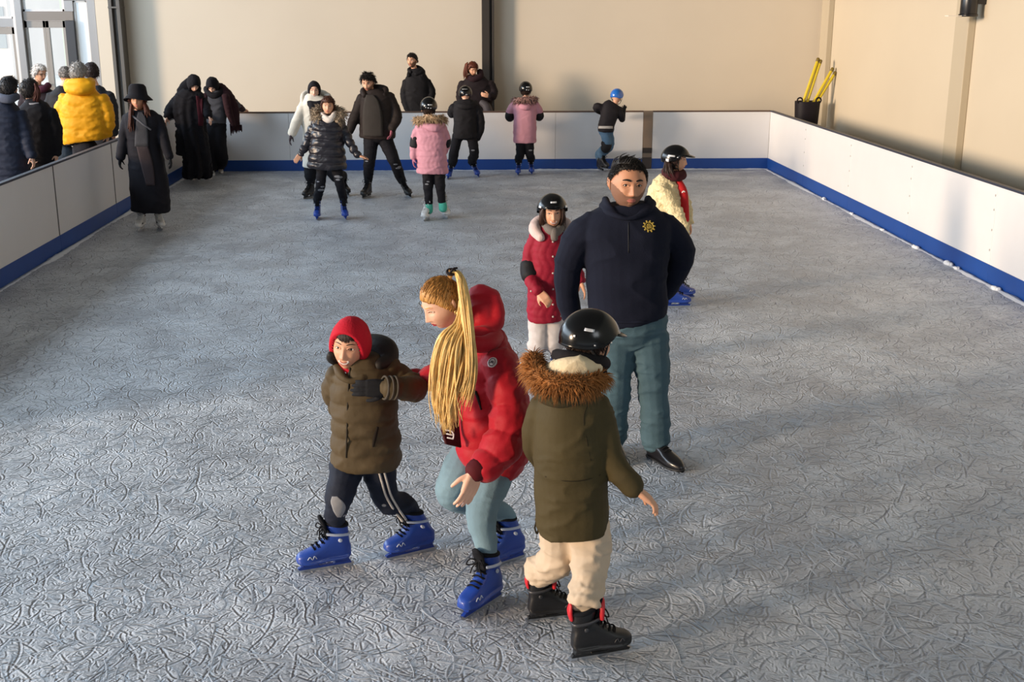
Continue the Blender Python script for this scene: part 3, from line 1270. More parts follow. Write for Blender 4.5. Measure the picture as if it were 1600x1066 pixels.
# scrape marks: thousands of short curved ridges of shaved ice
V, Fc = [], []
NA = 7000
for i in range(NA):
    u = rng.random()
    y = 2.6 + (u ** 1.75) * 17.0
    half = .55 + y * .46
    x = rng.uniform(max(XL + .05, -half), min(XR - .05, half))
    fl = wob(A([[x * .35, y * .35, 0]]), 1.6, 77, 2)[0]
    ang = rng.uniform(0, 6.283)
    L = min(.46, rng.lognormvariate(-2.1, .5)) * (1 + .02 * y)
    cur = rng.gauss(0, 1) * 5.5
    w = rng.uniform(.003, .009) * (1 + .04 * y)
    hh = rng.uniform(.0010, .0026) * (1 + .03 * y)
    n = 6
    px, py, a = x, y, ang
    b = len(V)
    for k in range(n):
        t = k / (n - 1)
        ww = w * math.sin(math.pi * (.08 + .84 * t)) ** .7
        nx, ny = -math.sin(a), math.cos(a)
        V += [(px - nx * ww, py - ny * ww, -.001), (px + nx * ww * .3, py + ny * ww * .3, hh), (px + nx * ww, py + ny * ww, -.001)]
        px += math.cos(a) * L / (n - 1)
        py += math.sin(a) * L / (n - 1)
        a += cur * L / (n - 1)
    for k in range(n - 1):
        q = b + 3 * k
        Fc += [(q, q + 3, q + 4, q + 1), (q + 1, q + 4, q + 5, q + 2)]
V = A(V)
V[:, 0] = np.clip(V[:, 0], XL + .01, XR - .01)
V[:, 1] = np.clip(V[:, 1], 0, YB - .01)
mb = MB()
mb.add(V, Fc)
o = build('ice_shavings', mb, mat('shaved_ice', 'b4b9c1', .5, bump=.5, bscale=60, bdist=.006), None, (0, 0, 0), True)
tag(o, 'pale curved skate scratches and shavings all over the grey rink ice', 'ice shavings', kind='stuff')

# snow heaped along the foot of the boards
mb = MB()
for (x0, y0, x1, y1, nx, ny) in ((XR - .01, 8.5, XR - .01, YB, -1, 0), (-2.5, YB - .01, XR, YB - .01, 0, -1), (XL + .01, 9.5, XL + .01, YB, 1, 0)):
    n = 170
    t = np.linspace(0, 1, n)
    c = np.stack([x0 + (x1 - x0) * t, y0 + (y1 - y0) * t, 0 * t], 1)
    s = np.clip(.35 + .7 * wob(c, 3.1, 41, 3), .05, 1.3)
    c = c + A([nx, ny, 0.]) * .016
    wd, hg = .035 + .05 * s, .004 + .020 * s ** 1.5
    d = A([nx, ny, 0.])
    rows = [c + A([0, 0, -.002]), c + A([0, 0, 1.]) * hg[:, None], c + d * wd[:, None] * .4 + A([0, 0, 1.]) * hg[:, None] * .75, c + d * wd[:, None] * 1.1 + A([0, 0, -.002])]
    v = np.stack(rows, 1).reshape(-1, 3)
    v += nr.normal(size=v.shape) * A([.004, .004, .0015])
    mb.add(v, [(4 * i + k, 4 * i + 4 + k, 4 * i + 5 + k, 4 * i + 1 + k) for i in range(n - 1) for k in range(3)])
for (px, py, s) in ((1450, 388, .03), (1497, 414, .045), (1507, 420, .03), (1568, 452, .035), (1299, 312, .03), (1340, 335, .02), (1390, 360, .022)):
    g = gnd(px, py)
    g[0] = min(g[0], XR - .03)
    for q in range(5):
        mb.ell(g + A([rng.uniform(-.04, .0), rng.uniform(-.05, .05), s * .3]), A([1, 1.3, .8]) * s * rng.uniform(.4, 1), 8)
o = build('snow', mb, mat('snow', 'dfe3e8', .8, bump=.4, bscale=90), None, (0, 0, 0), True)
tag(o, 'loose white snow scraped up along the foot of the rink boards', 'snow', kind='stuff')

# floor outside the boards, walls ------------------------------------
conc = mat('concrete_floor', '8d857a', .7, bump=.1, bscale=20, var=.12, vscale=2)
mb = MB()
mb.box((-12, -3, -.12), (XL - .05, YW, FLZ))
mb.box((XR + .05, -3, -.12), (XW, YW, FLZ))
mb.box((XL - .05, YB + .05, -.12), (XR + .05, YW, FLZ))
struct('floor_surround', mb, conc)
mb = MB()
xw0 = at(153, 60, YW)[0]
mb.box((xw0, YW, -.1), (XW + .25, YW + .25, 7))
struct('wall_back', mb, wall_mat('wall_cream', 'c9c0b1'))
mb = MB()
mb.box((XW, -3, -.1), (XW + .25, YW, 7))
struct('wall_right', mb, wall_mat('wall_warm', 'bfb5a2'))
mb = MB()
mb.box((-12, -3, 7), (XW + .3, YW + .3, 7.2))
struct('ceiling', mb, wall_mat('ceiling_grey', '8f8c86'))
mb = MB()
mb.box((-12, -3.25, -.1), (XW + .25, -3, 7))
struct('wall_front', mb, wall_mat('wall_grey', 'a9a59d'))  # unseen wall behind the camera, added to cut light from the front
# pilasters on the right wall
pm = wall_mat('pilaster', 'ada38f')
mb = MB()
mb.box((XW - .10, 15.30, FLZ), (XW, 15.72, 7))
struct('trim_1', mb, pm, bevel=.01)
mb = MB()
mb.box((XW - .10, 21.25, FLZ), (XW, 21.65, 7))
struct('trim_2', mb, pm, bevel=.01)
# steel column on the back wall
mb = MB()
x0, x1 = at(753, 60, 21.62)[0], at(772, 60, 21.62)[0]
mb.box((x0, 21.58, FLZ), (x0 + .135, 21.80, 7))
mb.box((x0 + .135, 21.66, FLZ), (x1 - .035, 21.8, 7))
mb.box((x1 - .035, 21.58, FLZ), (x1, 21.80, 7))
struct('column_centre', mb, mat('steel_brown', '2e2823', .5, bump=.05), bevel=.004)
# steel column at the left end of the back wall
mb = MB()
x0, x1 = at(173, 30, 21.6)[0], at(191, 30, 21.6)[0]
mb.box((x0, 21.5, FLZ), (x0 + .06, 21.80, 7))
mb.box((x0 + .06, 21.58, FLZ), (x0 + .14, 21.74, 7))
mb.box((x0 + .14, 21.5, FLZ), (x1, 21.80, 7))
zc = at(182, 13, 21.5)[2]
mb.box((x0 - .004, 21.49, zc), (x1 + .004, 21.80, zc + .03))
struct('column_left', mb, mat('steel_grey', '55524e', .5, bump=.05), bevel=.004)

# glazed entrance at the back left ------------------------------------
YF = 22.0
fr = mat('frame_alu', '8f8f90', .45, .3)
frd = mat('frame_shaded', '2c2e34', .5)
frl = mat('frame_light', 'c9cacb', .5)
glassm = bpy.data.materials.new('window_glass')
glassm.use_nodes = True
nt = glassm.node_tree
nt.nodes.clear()
out = nt.nodes.new('ShaderNodeOutputMaterial')
mx = nt.nodes.new('ShaderNodeMixShader')
tr = nt.nodes.new('ShaderNodeBsdfTransparent')
gl = nt.nodes.new('ShaderNodeBsdfGlossy')
tr.inputs['Color'].default_value = (.93, .96, .96, 1)
gl.inputs['Roughness'].default_value = .02
mx.inputs['Fac'].default_value = .06
nt.links.new(tr.outputs[0], mx.inputs[1])
nt.links.new(gl.outputs[0], mx.inputs[2])
nt.links.new(mx.outputs[0], out.inputs['Surface'])
milky = mat('milky_panel', 'e3e8ea', .4)


def fx(px, py=60):
    return at(px, py, YF)[0]


def fz(py, px=60):
    return at(px, py, YF)[2]


def fbox(mb, p0, p1, z0, z1, y0=YF - .05, y1=YF + .06, ref=60):
    mb.box((fx(p0, ref), y0, z0), (fx(p1, ref), y1, z1))


ztr0, ztr1 = fz(32), fz(18)
mb = MB()
fbox(mb, 141, 154, FLZ, 7)
struct('trim_3', mb, fr, bevel=.005)
mb = MB()
fbox(mb, 30, 41, FLZ, 7, YF - .10)
struct('trim_4', mb, fr, bevel=.005)
mb = MB()
fbox(mb, 26, 30, FLZ, 7, YF - .08)
struct('trim_5', mb, frl, bevel=.005)  # lit edge of the mullion, the light put into a paler colour
mb = MB()
fbox(mb, 41, 119, ztr0, ztr1, YF - .06)
struct('trim_6', mb, mat('frame_brown', '77706a', .5), bevel=.005)
mb = MB()
fbox(mb, 106, 120, FLZ, ztr0 - .001, YF - .09)
struct('trim_7', mb, frd, bevel=.005)  # door frame standing in shade, the shade put into its dark colour
mb = MB()
fbox(mb, 106, 120, ztr1, 7)
fbox(mb, 106, 142, fz(1), fz(-6))
struct('trim_8', mb, fr, bevel=.005)
zl = fz(42)
mb = MB()
fbox(mb, -70, 26, zl, zl + .14)
struct('trim_9', mb, fr, bevel=.005)


def window(n, p0, p1, z0, z1, pane=None, fw=.04, kind='window'):
    x0, x1 = fx(p0), fx(p1)
    mb = MB()
    for a, b, c, d in ((x0, x1, z1 - fw, z1), (x0, x1, z0, z0 + fw), (x0, x0 + fw, z0, z1), (x1 - fw, x1, z0, z1)):
        mb.box((a, YF - .02, c), (b, YF + .03, d))
    w = struct('%s_%d' % (kind, n), mb, frl, bevel=.003)
    mb = MB()
    mb.box((x0 + fw, YF, z0 + fw), (x1 - fw, YF + .012, z1 - fw))
    g = build('pane', mb, pane or glassm, w, (0, 0, 0), False)
    return w


window(1, 120, 141, FLZ, fz(1), milky, .03)
window(2, 41, 106, ztr1, 5.0)
window(3, -70, 26, zl + .14, 5.0)


def leaf(n, p0, p1, z1, st=.10):
    x0, x1 = fx(p0), fx(p1)
    mb = MB()
    for a, b, c, d in ((x0, x1, z1 - .12, z1), (x0, x1, FLZ, FLZ + .2), (x0, x0 + st, FLZ, z1), (x1 - st, x1, FLZ, z1)):
        mb.box((a, YF - .03, c), (b, YF + .03, d))
    w = struct('door_%d' % n, mb, mat('door_frame', '8a8580', .5), bevel=.004)
    mb = MB()
    mb.box((x0 + st, YF - .006, FLZ + .2), (x1 - st, YF + .006, z1 - .12))
    build('pane', mb, glassm, w, (0, 0, 0), False)
    mb = MB()
    xh = x1 - st * .5
    mb.tube([(xh, YF - .04, 1.0), (xh, YF - .09, 1.02), (xh, YF - .09, 1.28), (xh, YF - .04, 1.30)], .012, 8, 3)
    build('door_handle', mb, STEEL, w, (0, 0, 0))
    return w


leaf(1, 41, 74, ztr0 - .005, .05)
leaf(2, 74, 106, ztr0 - .005, .06)
leaf(3, -18, 26, zl - .005, .06)
leaf(4, -62, -18, zl - .005, .06)
# outside: pale paving and a hazy building across the street
mb = MB()
mb.box((-60, YF + .3, -.15), (40, 70, 0))
struct('ground_outside', mb, mat('paving', 'ece8e2', .8, var=.1, vscale=1))
for px0, px1, Y, h, c in ((-60, 16, 46, 6.5, 'f3e4dc'), (45, 80, 56, 8, 'f5f0d8')):
    mb = MB()
    a, b = at(px0, 60, Y)[0], at(px1, 60, Y)[0]
    mb.box((a, Y, 0), (b, Y + 6, h))
    o = build('building', mb, mat('facade_' + c, c, .8, var=.05, vscale=.5), None, (0, 0, 0), False)
    tag(o, 'pale pink building across the street behind the left glass door' if Y < 50 else 'pale yellow building far off behind the middle glass door', 'building')
    rb = MB()
    rb.box((a - .3, Y - .3, h), (b + .3, Y + 6.3, h + .3))
    build('roof', rb, mat('roof_grey', 'b0a8a4', .8), o, (0, 0, 0), False)
    for i in range(3):
        for j in range(2):
            wb = MB()
            wx = a + (b - a) * (i + .5) / 3
            wb.box((wx - (b - a) * .09, Y - .05, 1.2 + j * 2.6), (wx + (b - a) * .09, Y + .1, 2.7 + j * 2.6))
            build('window', wb, mat('far_window', 'aeb4ba', .3), o, (0, 0, 0), False)

# ------------------------------------------------------------------ rink boards
white_l = mat('board_white', 'd6d6d8', .32, var=.015, vscale=3)
kick_b = mat('board_blue', '0d3f8a', .45, var=.06, vscale=4)
rail_m = mat('board_rail', '2b3040', .45)
rail_w = mat('board_rail_brown', '5a463c', .5)
seam_m = mat('board_seam', '4a4a4c', .6)
rivet_m = mat('board_rivet', 'a9a9a6', .4, .4)
ORD = ['first', 'second', 'third', 'fourth', 'fifth', 'sixth', 'seventh', 'eighth']


def board(a, b, inward, label, group, dark_seam, rail, rivets=False, nm='rink_board'):
    """one panel unit from a to b along the ice edge; inward = unit vector to the ice"""
    a, b, nv = A([*a, 0.]), A([*b, 0.]), A([*inward, 0.])
    d = unit(b - a)
    Ln = np.linalg.norm(b - a)
    root = empty(nm, (a + b) / 2, label, 'rink board', group)
    c = (a + b) / 2

    def bx(s0, s1, n0, n1, z0, z1, name, m, bev=.003):
        mb = MB()
        P = [a + d * s + nv * n + A([0, 0, z]) for z in (z0, z1) for s, n in ((s0, n0), (s1, n0), (s1, n1), (s0, n1))]
        if np.cross(d, nv)[2] < 0:
            P = [P[i] for i in (3, 2, 1, 0, 7, 6, 5, 4)]
        mb.add(P, [(0, 3, 2, 1), (4, 5, 6, 7), (0, 1, 5, 4), (1, 2, 6, 5), (2, 3, 7, 6), (3, 0, 4, 7)])
        return build(name, mb, m, root, c, False, bevel=bev)
    g = .009 if dark_seam else .0018
    bx(g, Ln - g, -.022, 0, HK - .02, HB - .022, 'panel', white_l)
    bx(0, Ln, -.024, .006, 0, HK, 'kick_plate', kick_b)
    bx(0, Ln, -.05, .008, HB - .024, HB, 'top_rail', rail)
    mb = MB()
    bx(0, Ln, -.046, -.024, .02, HB - .03, 'backing', seam_m)
    for s in (.04, Ln / 2, Ln - .04):
        bx(s - .025, s + .025, -.10, -.046, 0, HB - .03, 'post', rail_m)
    if dark_seam:
        for s0, s1 in ((0, .016), (Ln - .016, Ln)):
            bx(s0, s1, -.02, .002, HK - .01, HB - .023, 'seam', seam_m, .001)
    if rivets:
        for k, z in enumerate((.32, .52, .72, .86)):
            mb = MB()
            p = a + d * (Ln - .03) + nv * .001 + A([0, 0, z])
            mb.ell(p, (.012 if abs(nv[0]) < .5 else .004, .012 if abs(nv[1]) < .5 else .004, .012), 10)
            build('rivet', mb, rivet_m, root, c)


ys = [YB, 17.75, 15.6, 13.4, 11.2, 9.0, 6.8, 4.6]
for i in range(len(ys) - 1):
    board((XR, ys[i]), (XR, ys[i + 1]), (-1, 0), 'white rink board with blue kick plate along the right wall, %s from the far corner' % ORD[i],
          'boards along the right side', False, rail_m, True)
ys = [YB, 17.62, 15.39, 13.15, 10.95, 8.75, 6.5]
for i in range(len(ys) - 1):
    board((XL, ys[i]), (XL, ys[i + 1]), (1, 0), 'white rink board with dark seams on the left side, %s from the far corner' % ORD[i],
          'boards along the left side', True, rail_m)
xs = [XL, -2.85, -.65, 1.577, 3.05]
for i in range(len(xs) - 1):
    board((xs[i], YB), (xs[i + 1], YB), (0, -1), 'white rink board across the far end, %s from the left corner' % ORD[i], 'boards across the far end', False, rail_w)
board((3.21, YB), (XR, YB), (0, -1), 'white rink board across the far end between brown gate post and right corner', 'boards across the far end', False, rail_w)
g = empty('gate_post', (3.13, YB, 0), 'taupe gate post with dark latch between two far end boards', 'post')
mb = MB()
mb.box((3.052, YB - .004, HK), (3.208, YB + .03, HB - .002))
build('post_panel', mb, mat('gate_taupe', '7d6d5e', .6), g, (3.13, YB, 0), False, bevel=.003)
z0, z1 = at(1012, 239, YB)[2], at(1012, 231, YB)[2]
mb = MB()
mb.box((3.052, YB - .014, z0), (3.208, YB - .002, z1))
build('latch', mb, mat('latch_dark', '2a2320', .5), g, (3.13, YB, 0), False, bevel=.003)
mb = MB()
mb.box((3.052, YB - .01, 0), (3.208, YB + .03, HK + .02))
build('kick_plate', mb, mat('gate_foot', '3a3230', .5), g, (3.13, YB, 0), False, bevel=.003)

# ------------------------------------------------------------------ things by the right wall
# black lamp on the right wall
c = at(1513, 10, 15.10)
c[0] = XW - .10
c = A([XW - .28, 15.10, 0])
zb = at(1512, 26, 15.10)[2]
cx = at(1513, 20, 15.10)[0]
root = empty('wall_lamp', (cx, 15.10, zb), 'black cylindrical lamp hanging on the right wall pilaster', 'lamp')
blk = mat('lamp_black', '141316', .3, coat=.2)
mb = MB()
r = 13 * mpp(A([cx, 15.10, zb]))
ro = [(r * .98, .03), (r, .035), (r, .36), (r * .92, .38)]
th = np.arange(28) * 2 * math.pi / 28
mb.rings([np.stack([cx + a * np.cos(th), 15.10 + a * np.sin(th), np.full(28, zb + z)], 1) for a, z in [(r * .5, .03)] + ro + [(r * .4, .385)]])
build('lamp_housing', mb, blk, root, (cx, 15.10, zb))
mb = MB()
mb.rings([np.stack([cx + a * np.cos(th), 15.10 + a * np.sin(th), np.full(28, zb + z)], 1) for a, z in [(r * .6, 0), (r * 1.12, 0), (r * 1.12, .03), (r * .6, .03)]])
build('rim', mb, blk, root, (cx, 15.10, zb))
mb = MB()
mb.box((cx, 15.05, zb + .15), (XW, 15.15, zb + .25))
build('bracket', mb, blk, root, (cx, 15.10, zb), False)
mb = MB()
x0 = at(1479, 26, 15.10)[0]
mb.box((x0, 15.04, zb + .004), (cx - r, 15.16, zb + .014))
build('shade_plate', mb, mat('lamp_white', 'd8d4cc', .4), root, (cx, 15.10, zb), False)

# black bin holding yellow skating poles behind the board corner
yb = 20.75
cb = at(1260, 185, yb)
bin_r = .205
root = empty('bin', (cb[0], yb, FLZ), 'tall black bin in the far right corner holding yellow poles', 'bin')
mb = MB()
zt = at(1262, 158, yb)[2]
rs = []
for z, k in ((FLZ, .8), (FLZ + .05, .84), (.6, .95), (zt - .02, 1.06), (zt, 1.06), (zt - .01, .95), (.3, .7)):
    rs.append(ellring((cb[0], yb, z), (bin_r * k, 0, 0), (0, bin_r * k * .8, 0), 24))
mb.rings(rs)
build('bin_body', mb, cloth('bin_black', '17131a', .6), root, (cb[0], yb, FLZ))
mb = MB()
th = np.linspace(0, 2 * math.pi, 25)
for sx in (-1, 1):
    mb = MB()
    mb.tube([(cb[0] + sx * bin_r * .8 + .045 * math.cos(t), yb - .10, zt + .02 + .045 * math.sin(t)) for t in th[::3]], .014, 8, 2)
    build('handle', mb, cloth('bin_black', '17131a', .6), root, (cb[0], yb, FLZ))
for i, (p0, p1, lb) in enumerate((((1255, 160), (1277, 96), 'yellow pole in black bin, leftmost and tallest of the sheaf'),
                                  ((1261, 160), (1281, 99), 'yellow pole in black bin, touching the tallest one from the right'),
                                  ((1270, 162), (1299, 111), 'yellow pole in black bin, leaning right ahead of the shortest one'),
                                  ((1275, 162), (1303, 117), 'shortest yellow pole in black bin, furthest right and leaning out'))):
    a, b = at(*p0, yb + .02 * i), at(*p1, yb + .12)
    a2 = a + (a - b) * .6
    o_ = a2
    mb = MB()
    mb.tube([a2, a, b], .027, 10, 2)
    o = build('pole', mb, mat('pole_yellow', 'c9b52a', .4), None, o_)
    tag(o, lb, 'pole', 'yellow poles in the black bin')
    mb = MB()
    mb.tube([b, b + unit(b - a) * .05], .030, 10, 2)
    build('end_cap', mb, mat('pole_cap', '6b5a1c', .5), o, o_)

# ------------------------------------------------------------------ light
w = bpy.data.worlds.new('sky')
SC.world = w
w.use_nodes = True
bg = w.node_tree.nodes['Background']
bg.inputs['Color'].default_value = (.80, .90, 1.0, 1)
bg.inputs['Strength'].default_value = 1.7
sd = bpy.data.lights.new('sun', 'SUN')
sd.energy = 4.8
sd.angle = math.radians(9)
sd.color = (1.0, .74, .50)
so = bpy.data.objects.new('sun', sd)
COL.objects.link(so)
az, el = math.radians(28), math.radians(7.5)
dv = Vector((math.cos(el) * math.cos(az), math.cos(el) * math.sin(az), -math.sin(el)))
so.rotation_euler = dv.to_track_quat('-Z', 'Y').to_euler()
ad = bpy.data.lights.new('window_daylight', 'AREA')
ad.shape = 'RECTANGLE'
ad.size, ad.size_y = 19, 2.8
ad.energy = 1400
ad.color = (.68, .84, 1.0)
ao = bpy.data.objects.new('window_daylight', ad)
COL.objects.link(ao)
ao.location = (-9.6, 10.5, 4.2)
ao.rotation_euler = Vector((1, 0, -.35)).to_track_quat('-Z', 'Y').to_euler()
fd = bpy.data.lights.new('front_fill', 'AREA')  # added fill light behind the camera, brightens the left boards
fd.shape = 'RECTANGLE'
fd.size, fd.size_y = 4, 2.4
fd.energy = 200
fd.color = (.90, .95, 1.0)
fo = bpy.data.objects.new('front_fill', fd)
COL.objects.link(fo)
fo.location = (4.5, -2.7, 4.4)
fo.rotation_euler = Vector((-.65, 1, -.12)).to_track_quat('-Z', 'Y').to_euler()
SC.view_settings.view_transform = 'Standard'
SC.view_settings.look = 'None'
SC.view_settings.exposure = -0.15
SC.view_settings.gamma = 1.0
SC.view_settings.use_curve_mapping = False
# ------------------------------------------------------------------ people in front
BLK = mat('helmet_black', '09090b', .2, spec=.4)
PADM = cloth('pad_black', '17161a', .7)
GLV = cloth('glove_black', '17181c', .85)


def pad(p, name, tube_pts, m=PADM, extra=None):
    mb = MB()
    P, R = p.L(tube_pts)
    mb.tube(P, R, 14, 4)
    return p.put(name, mb, m)


# ---- boy in red hood -------------------------------------------------
p = Person('smiling child in red hood and olive jacket holding the blonde woman by the arm', (575, 880), skin='mid', fine=True, hair='241812')
oli = cloth('olive_jacket', '4b3f2b', .7, var=.12)
e1 = p.skate('blue', (551, 883), (469, 896), .95, flex=8)
e2 = p.skate('blue', (683, 858), (602, 877), .95, flex=30)
tro = cloth('navy_track', '1b2130', .75)
lg = p.legs(tro, [([(545, 715, 0, .085), (531, 773, -.12, .067), (529, 810, -.05, .056)], e1), ([(590, 715, 0, .085), (604, 778, .0, .066)], e2)], (570, 708, 0, .105), wr=.008, bunch=.004, ankle=.050)
# white stripes down the outside of the leg
mb = MB()
for k in (0, 8):
    pts = p.on(lg, [(591 + k, 733), (597 + k, 755), (603 + k, 775), (613 + k, 793), (622 + k, 806), (629 + k, 815)], .001)
    mb.tube(pts, .0058, 6, 4)
p.put('stripes', mb, cloth('stripe_white', 'b7b4b0', .8)).parent = lg
p.patch('ice_smear', lg, [(776, 519, 527), (784, 517, 536), (792, 519, 540), (800, 522, 538), (808, 527, 533)], cloth('smear', '85868a', .9), .001, 8, .003)
p.patch('ice_smear', lg, [(732, 572, 582), (736, 571, 586), (740, 578, 587)], cloth('smear', '85868a', .9), .001, 6, .003)
mb = MB()   # icy flecks on the knees
for (x, y, r) in ((538, 806, 2.5), (600, 790, 3)):
    h, n = p.hit(lg, x, y)
    t1 = unit(np.cross(n, [0, 0, 1.]))
    t2 = np.cross(n, t1)
    mb.ell(h, A([1.3, 1., .18]) * r * .0031, 8, 0, np.stack([t1, t2, n], 1))
p.put('ice_fleck', mb, cloth('smear', '85868a', .9)).parent = lg
jk = p.garment('jacket', oli, [(726, 520, 627, .15), (705, 518, 627, .152), (670, 518, 624, .148), (635, 518, 621, .145), (605, 518, 619, .142), (583, 523, 615, .13), (568, 531, 603, .11), (556, 540, 592, .085)],
               [[(604, 576, .0, .062), (628, 592, .0, .064), (648, 606, -.06, .062), (640, 608, -.15, .058), (618, 607, -.19, .050), (600, 606, -.20, .044)],
                [(530, 585, .02, .06), (523, 615, .08, .058), (533, 645, .16, .05)]], quilt=(.085, .010, .075), wr=.007)
mb = MB()
for q in ((545, 575), (546, 600), (545, 630), (544, 670), (543, 715)):
    pass
zp = p.on(jk, [(547, 575), (545, 600), (543, 635), (542, 675), (541, 715)], .001)
mb.tube(zp, .004, 6, 5)
p.put('zipper', mb, cloth('zip_dark', '2a2418', .6)).parent = jk
mb = MB()
h, n = p.hit(jk, 540, 583)
mb.ell(h, (.007, .007, .007), 10)
p.put('snap', mb, STEEL).parent = jk
mb = MB()   # dark slanted pocket
pk = p.on(jk, [(590, 668), (586, 682), (583, 698)], .0)
mb.tube(pk, [.006, .010, .005], 8, 4)
p.put('pocket', mb, cloth('pocket_dark', '1c150e', .9)).parent = jk
p.hood_down('hood', cloth('hood_dark', '221f1e', .6), [(516, 553, -.06, .02), (522, 560, -.02, .03), (545, 556, .12, .055), (580, 545, .15, .075), (603, 548, .07, .062), (606, 565, .0, .045), (590, 572, -.07, .03)], wr=.006)
p.hood_down('collar', cloth('olive_jacket', '4b3f2b'), [(527, 573, -.03, .020), (532, 586, -.10, .020), (548, 596, -.13, .016), (572, 589, -.10, .024), (592, 572, -.03, .030)], wr=.004)
p.head(547, 539, -.03, .228, yaw=-14, pitch=4, roll=5, child=.5, neck=(560, 580, .02), smile=True, squint=.85, brow_t=.0022)
red = cloth('red_knit', 'b3162b', .85, bump=.5, bscale=120)
p.wrap('balaclava', red, t=.017, w=.062, ht=.090, cz=-.018, bottom=-.99, wr=.002, roll=.03, back=.008)
p.hood_down('neck_warmer', red, [(533, 569, -.02, .020), (540, 579, -.07, .018), (551, 582, -.08, .018), (566, 576, -.05, .020), (574, 563, .0, .022)], wr=.002)
mb = MB()
hd = p.h
for i in range(90):
    t = rng.uniform(-1, 1)
    a, b_, c_ = hd.surf(t * .045, .088, .010), hd.surf(t * .048 + .004, .068, .010), hd.surf(t * .050 + .008 + rng.uniform(-.004, .004), .046 + .012 * abs(t) + rng.uniform(-.006, .006), .006)
    mb.tube(hd.W([a, b_, c_]), [.003, .003, .0012], 5, 3)
p.put('hair', mb, p.hairm)
p.hand(604, 606, -.20, (560, 607, -.22), n=(-.2, 1, -.2), side=1, s=1.0, curl=.35, glove=GLV, spread=.05)
mb = MB()
for k in (0, 8, 15):
    mb = MB()
    q = A([p.P(601 + k, 606, -.20)])[0]
    dd = unit(p.P(640, 607, -.15) - p.P(600, 606, -.20))
    X = unit(np.cross(dd, [0, 0, 1.]))
    Zv = np.cross(X, dd)
    mb.tube([q + .051 * (math.cos(t) * X + math.sin(t) * Zv) for t in np.linspace(0, 6.7, 18)], .0055, 6, 2)
    p.put('glove_cuff', mb, cloth('cuff_grey', '4b463f', .9))
p.hand(533, 645, .16, (540, 668, .18), n=(0, 1, 0), side=-1, s=.85, glove=GLV)
p.finish()

# ---- blonde woman in red jacket --------------------------------------
p = Person('blonde woman with long ponytail in bright red puffer jacket and light jeans', (768, 905), Y=5.02, z0=0, skin='fair', fine=True, hair='c98f4a', lips=LIPR)
e1 = p.skate('blue', (790, 929), (718, 975), 1.0, lean=4, flex=8)
e2 = p.skate('blue', (816, 872), (752, 893), 1.0, flex=26)
jean = cloth('light_jeans', '708b99', .8, bscale=90, var=.14)
p.legs(jean, [([(775, 715, -.0, .105), (766, 750, -.10, .098), (752, 803, -.17, .072), (757, 840, -.16, .060)], e1),
              ([(740, 705, .08, .10), (716, 745, .0, .088), (709, 777, .0, .066), (745, 806, .13, .054)], e2)], (765, 700, .05, .13), wr=.004, ankle=.050)
rj = cloth('red_puffer', 'a50d20', .62, var=.06, sheen=.1)
jk = p.garment('jacket', rj, [(735, 724, 806, .15, .0), (715, 716, 824, .17, .0), (685, 712, 832, .18, 0.), (650, 712, 830, .175, 0.), (610, 714, 822, .165, .0), (575, 722, 812, .15, .0), (548, 730, 800, .12, 0.), (528, 736, 788, .085, -.02)],
               [[(778, 560, -.10, .078), (790, 600, -.17, .084), (798, 645, -.22, .088), (792, 686, -.27, .088), (772, 716, -.32, .078), (752, 735, -.36, .060)],
                [(738, 565, .06, .07), (700, 588, .16, .066), (668, 593, .25, .058), (646, 595, .31, .05)]], quilt=(.15, .014, .13), wr=.008, wf=7)
mb = MB()
mb.tube(*p.L([(748, 733, -.37, .052), (739, 739, -.385, .045)]), 14, 2)
p.put('cuff', mb, cloth('cuff_maroon', '4a0c14', .8)).parent = jk
mb = MB()
mb.tube(*p.L([(650, 595, .31, .046), (642, 595, .33, .042)]), 14, 2)
p.put('cuff', mb, cloth('cuff_maroon', '4a0c14', .8)).parent = jk
# open jacket front, dark lining with white letter
mb = MB()
f = [p.P(716, 640, -.10), p.P(722, 700, -.16), p.P(697, 694, -.20), p.P(690, 670, -.17), p.P(702, 640, -.12)]
c = np.mean(f, axis=0)
nrm = unit(np.cross(f[1] - f[0], f[2] - f[0]))
mb.prism(f, nrm * .014)
fl = p.put('jacket_flap', mb, cloth('flap_maroon', '3d0a12', .7), False)
bv = fl.modifiers.new('edge', 'BEVEL')
bv.width = .006
bv.segments = 3
mb = MB()
P = lambda x, y: p.P(x, y, -.215)
for a in (((697, 672), (706, 674)), ((698, 678), (707, 680)), ((699, 684), (708, 686))):
    mb.tube([P(*a[0]), P(*a[1])], .0035, 6, 2)
mb.tube([P(706, 674), P(709, 679), P(708, 686)], .0035, 6, 2)
p.put('lettering', mb, mat('print_white', 'd8d2d0', .6)).parent = fl
# round badge on the sleeve
h, n = p.hit(jk, 770, 567)
t1 = unit(np.cross([0, 0, 1.], n))
t2 = np.cross(n, t1)
mb = MB()
th = np.arange(24) * 2 * math.pi / 24
mb.rings([h + n * z + r * (np.cos(th)[:, None] * t1 + np.sin(th)[:, None] * t2) for r, z in ((.020, -.004), (.024, .004), (.022, .007), (.002, .007))])
bd = p.put('badge', mb, mat('badge_white', 'cfc3be', .6))
bd.parent = jk
mb = MB()
mb.tube([h + n * .008 + .0165 * (math.cos(t) * t1 + math.sin(t) * t2) for t in np.linspace(0, 6.5, 20)], .0018, 5, 2)
mb.tube([h + n * .008 + t1 * a + t2 * b for a, b in ((-.008, -.006), (-.004, .006), (0, -.004), (.004, .006), (.008, -.006))], .0022, 5, 2)
p.put('badge_print', mb, mat('badge_grey', '5a4a4c', .6)).parent = bd
mb = MB()   # pocket zip in the side
zz = p.on(jk, [(743, 612), (747, 622), (752, 640)], .001)
mb.tube(zz, [.006, .007, .004], 8, 4)
p.put('pocket_zip', mb, cloth('zip_black', '17090c', .5)).parent = jk
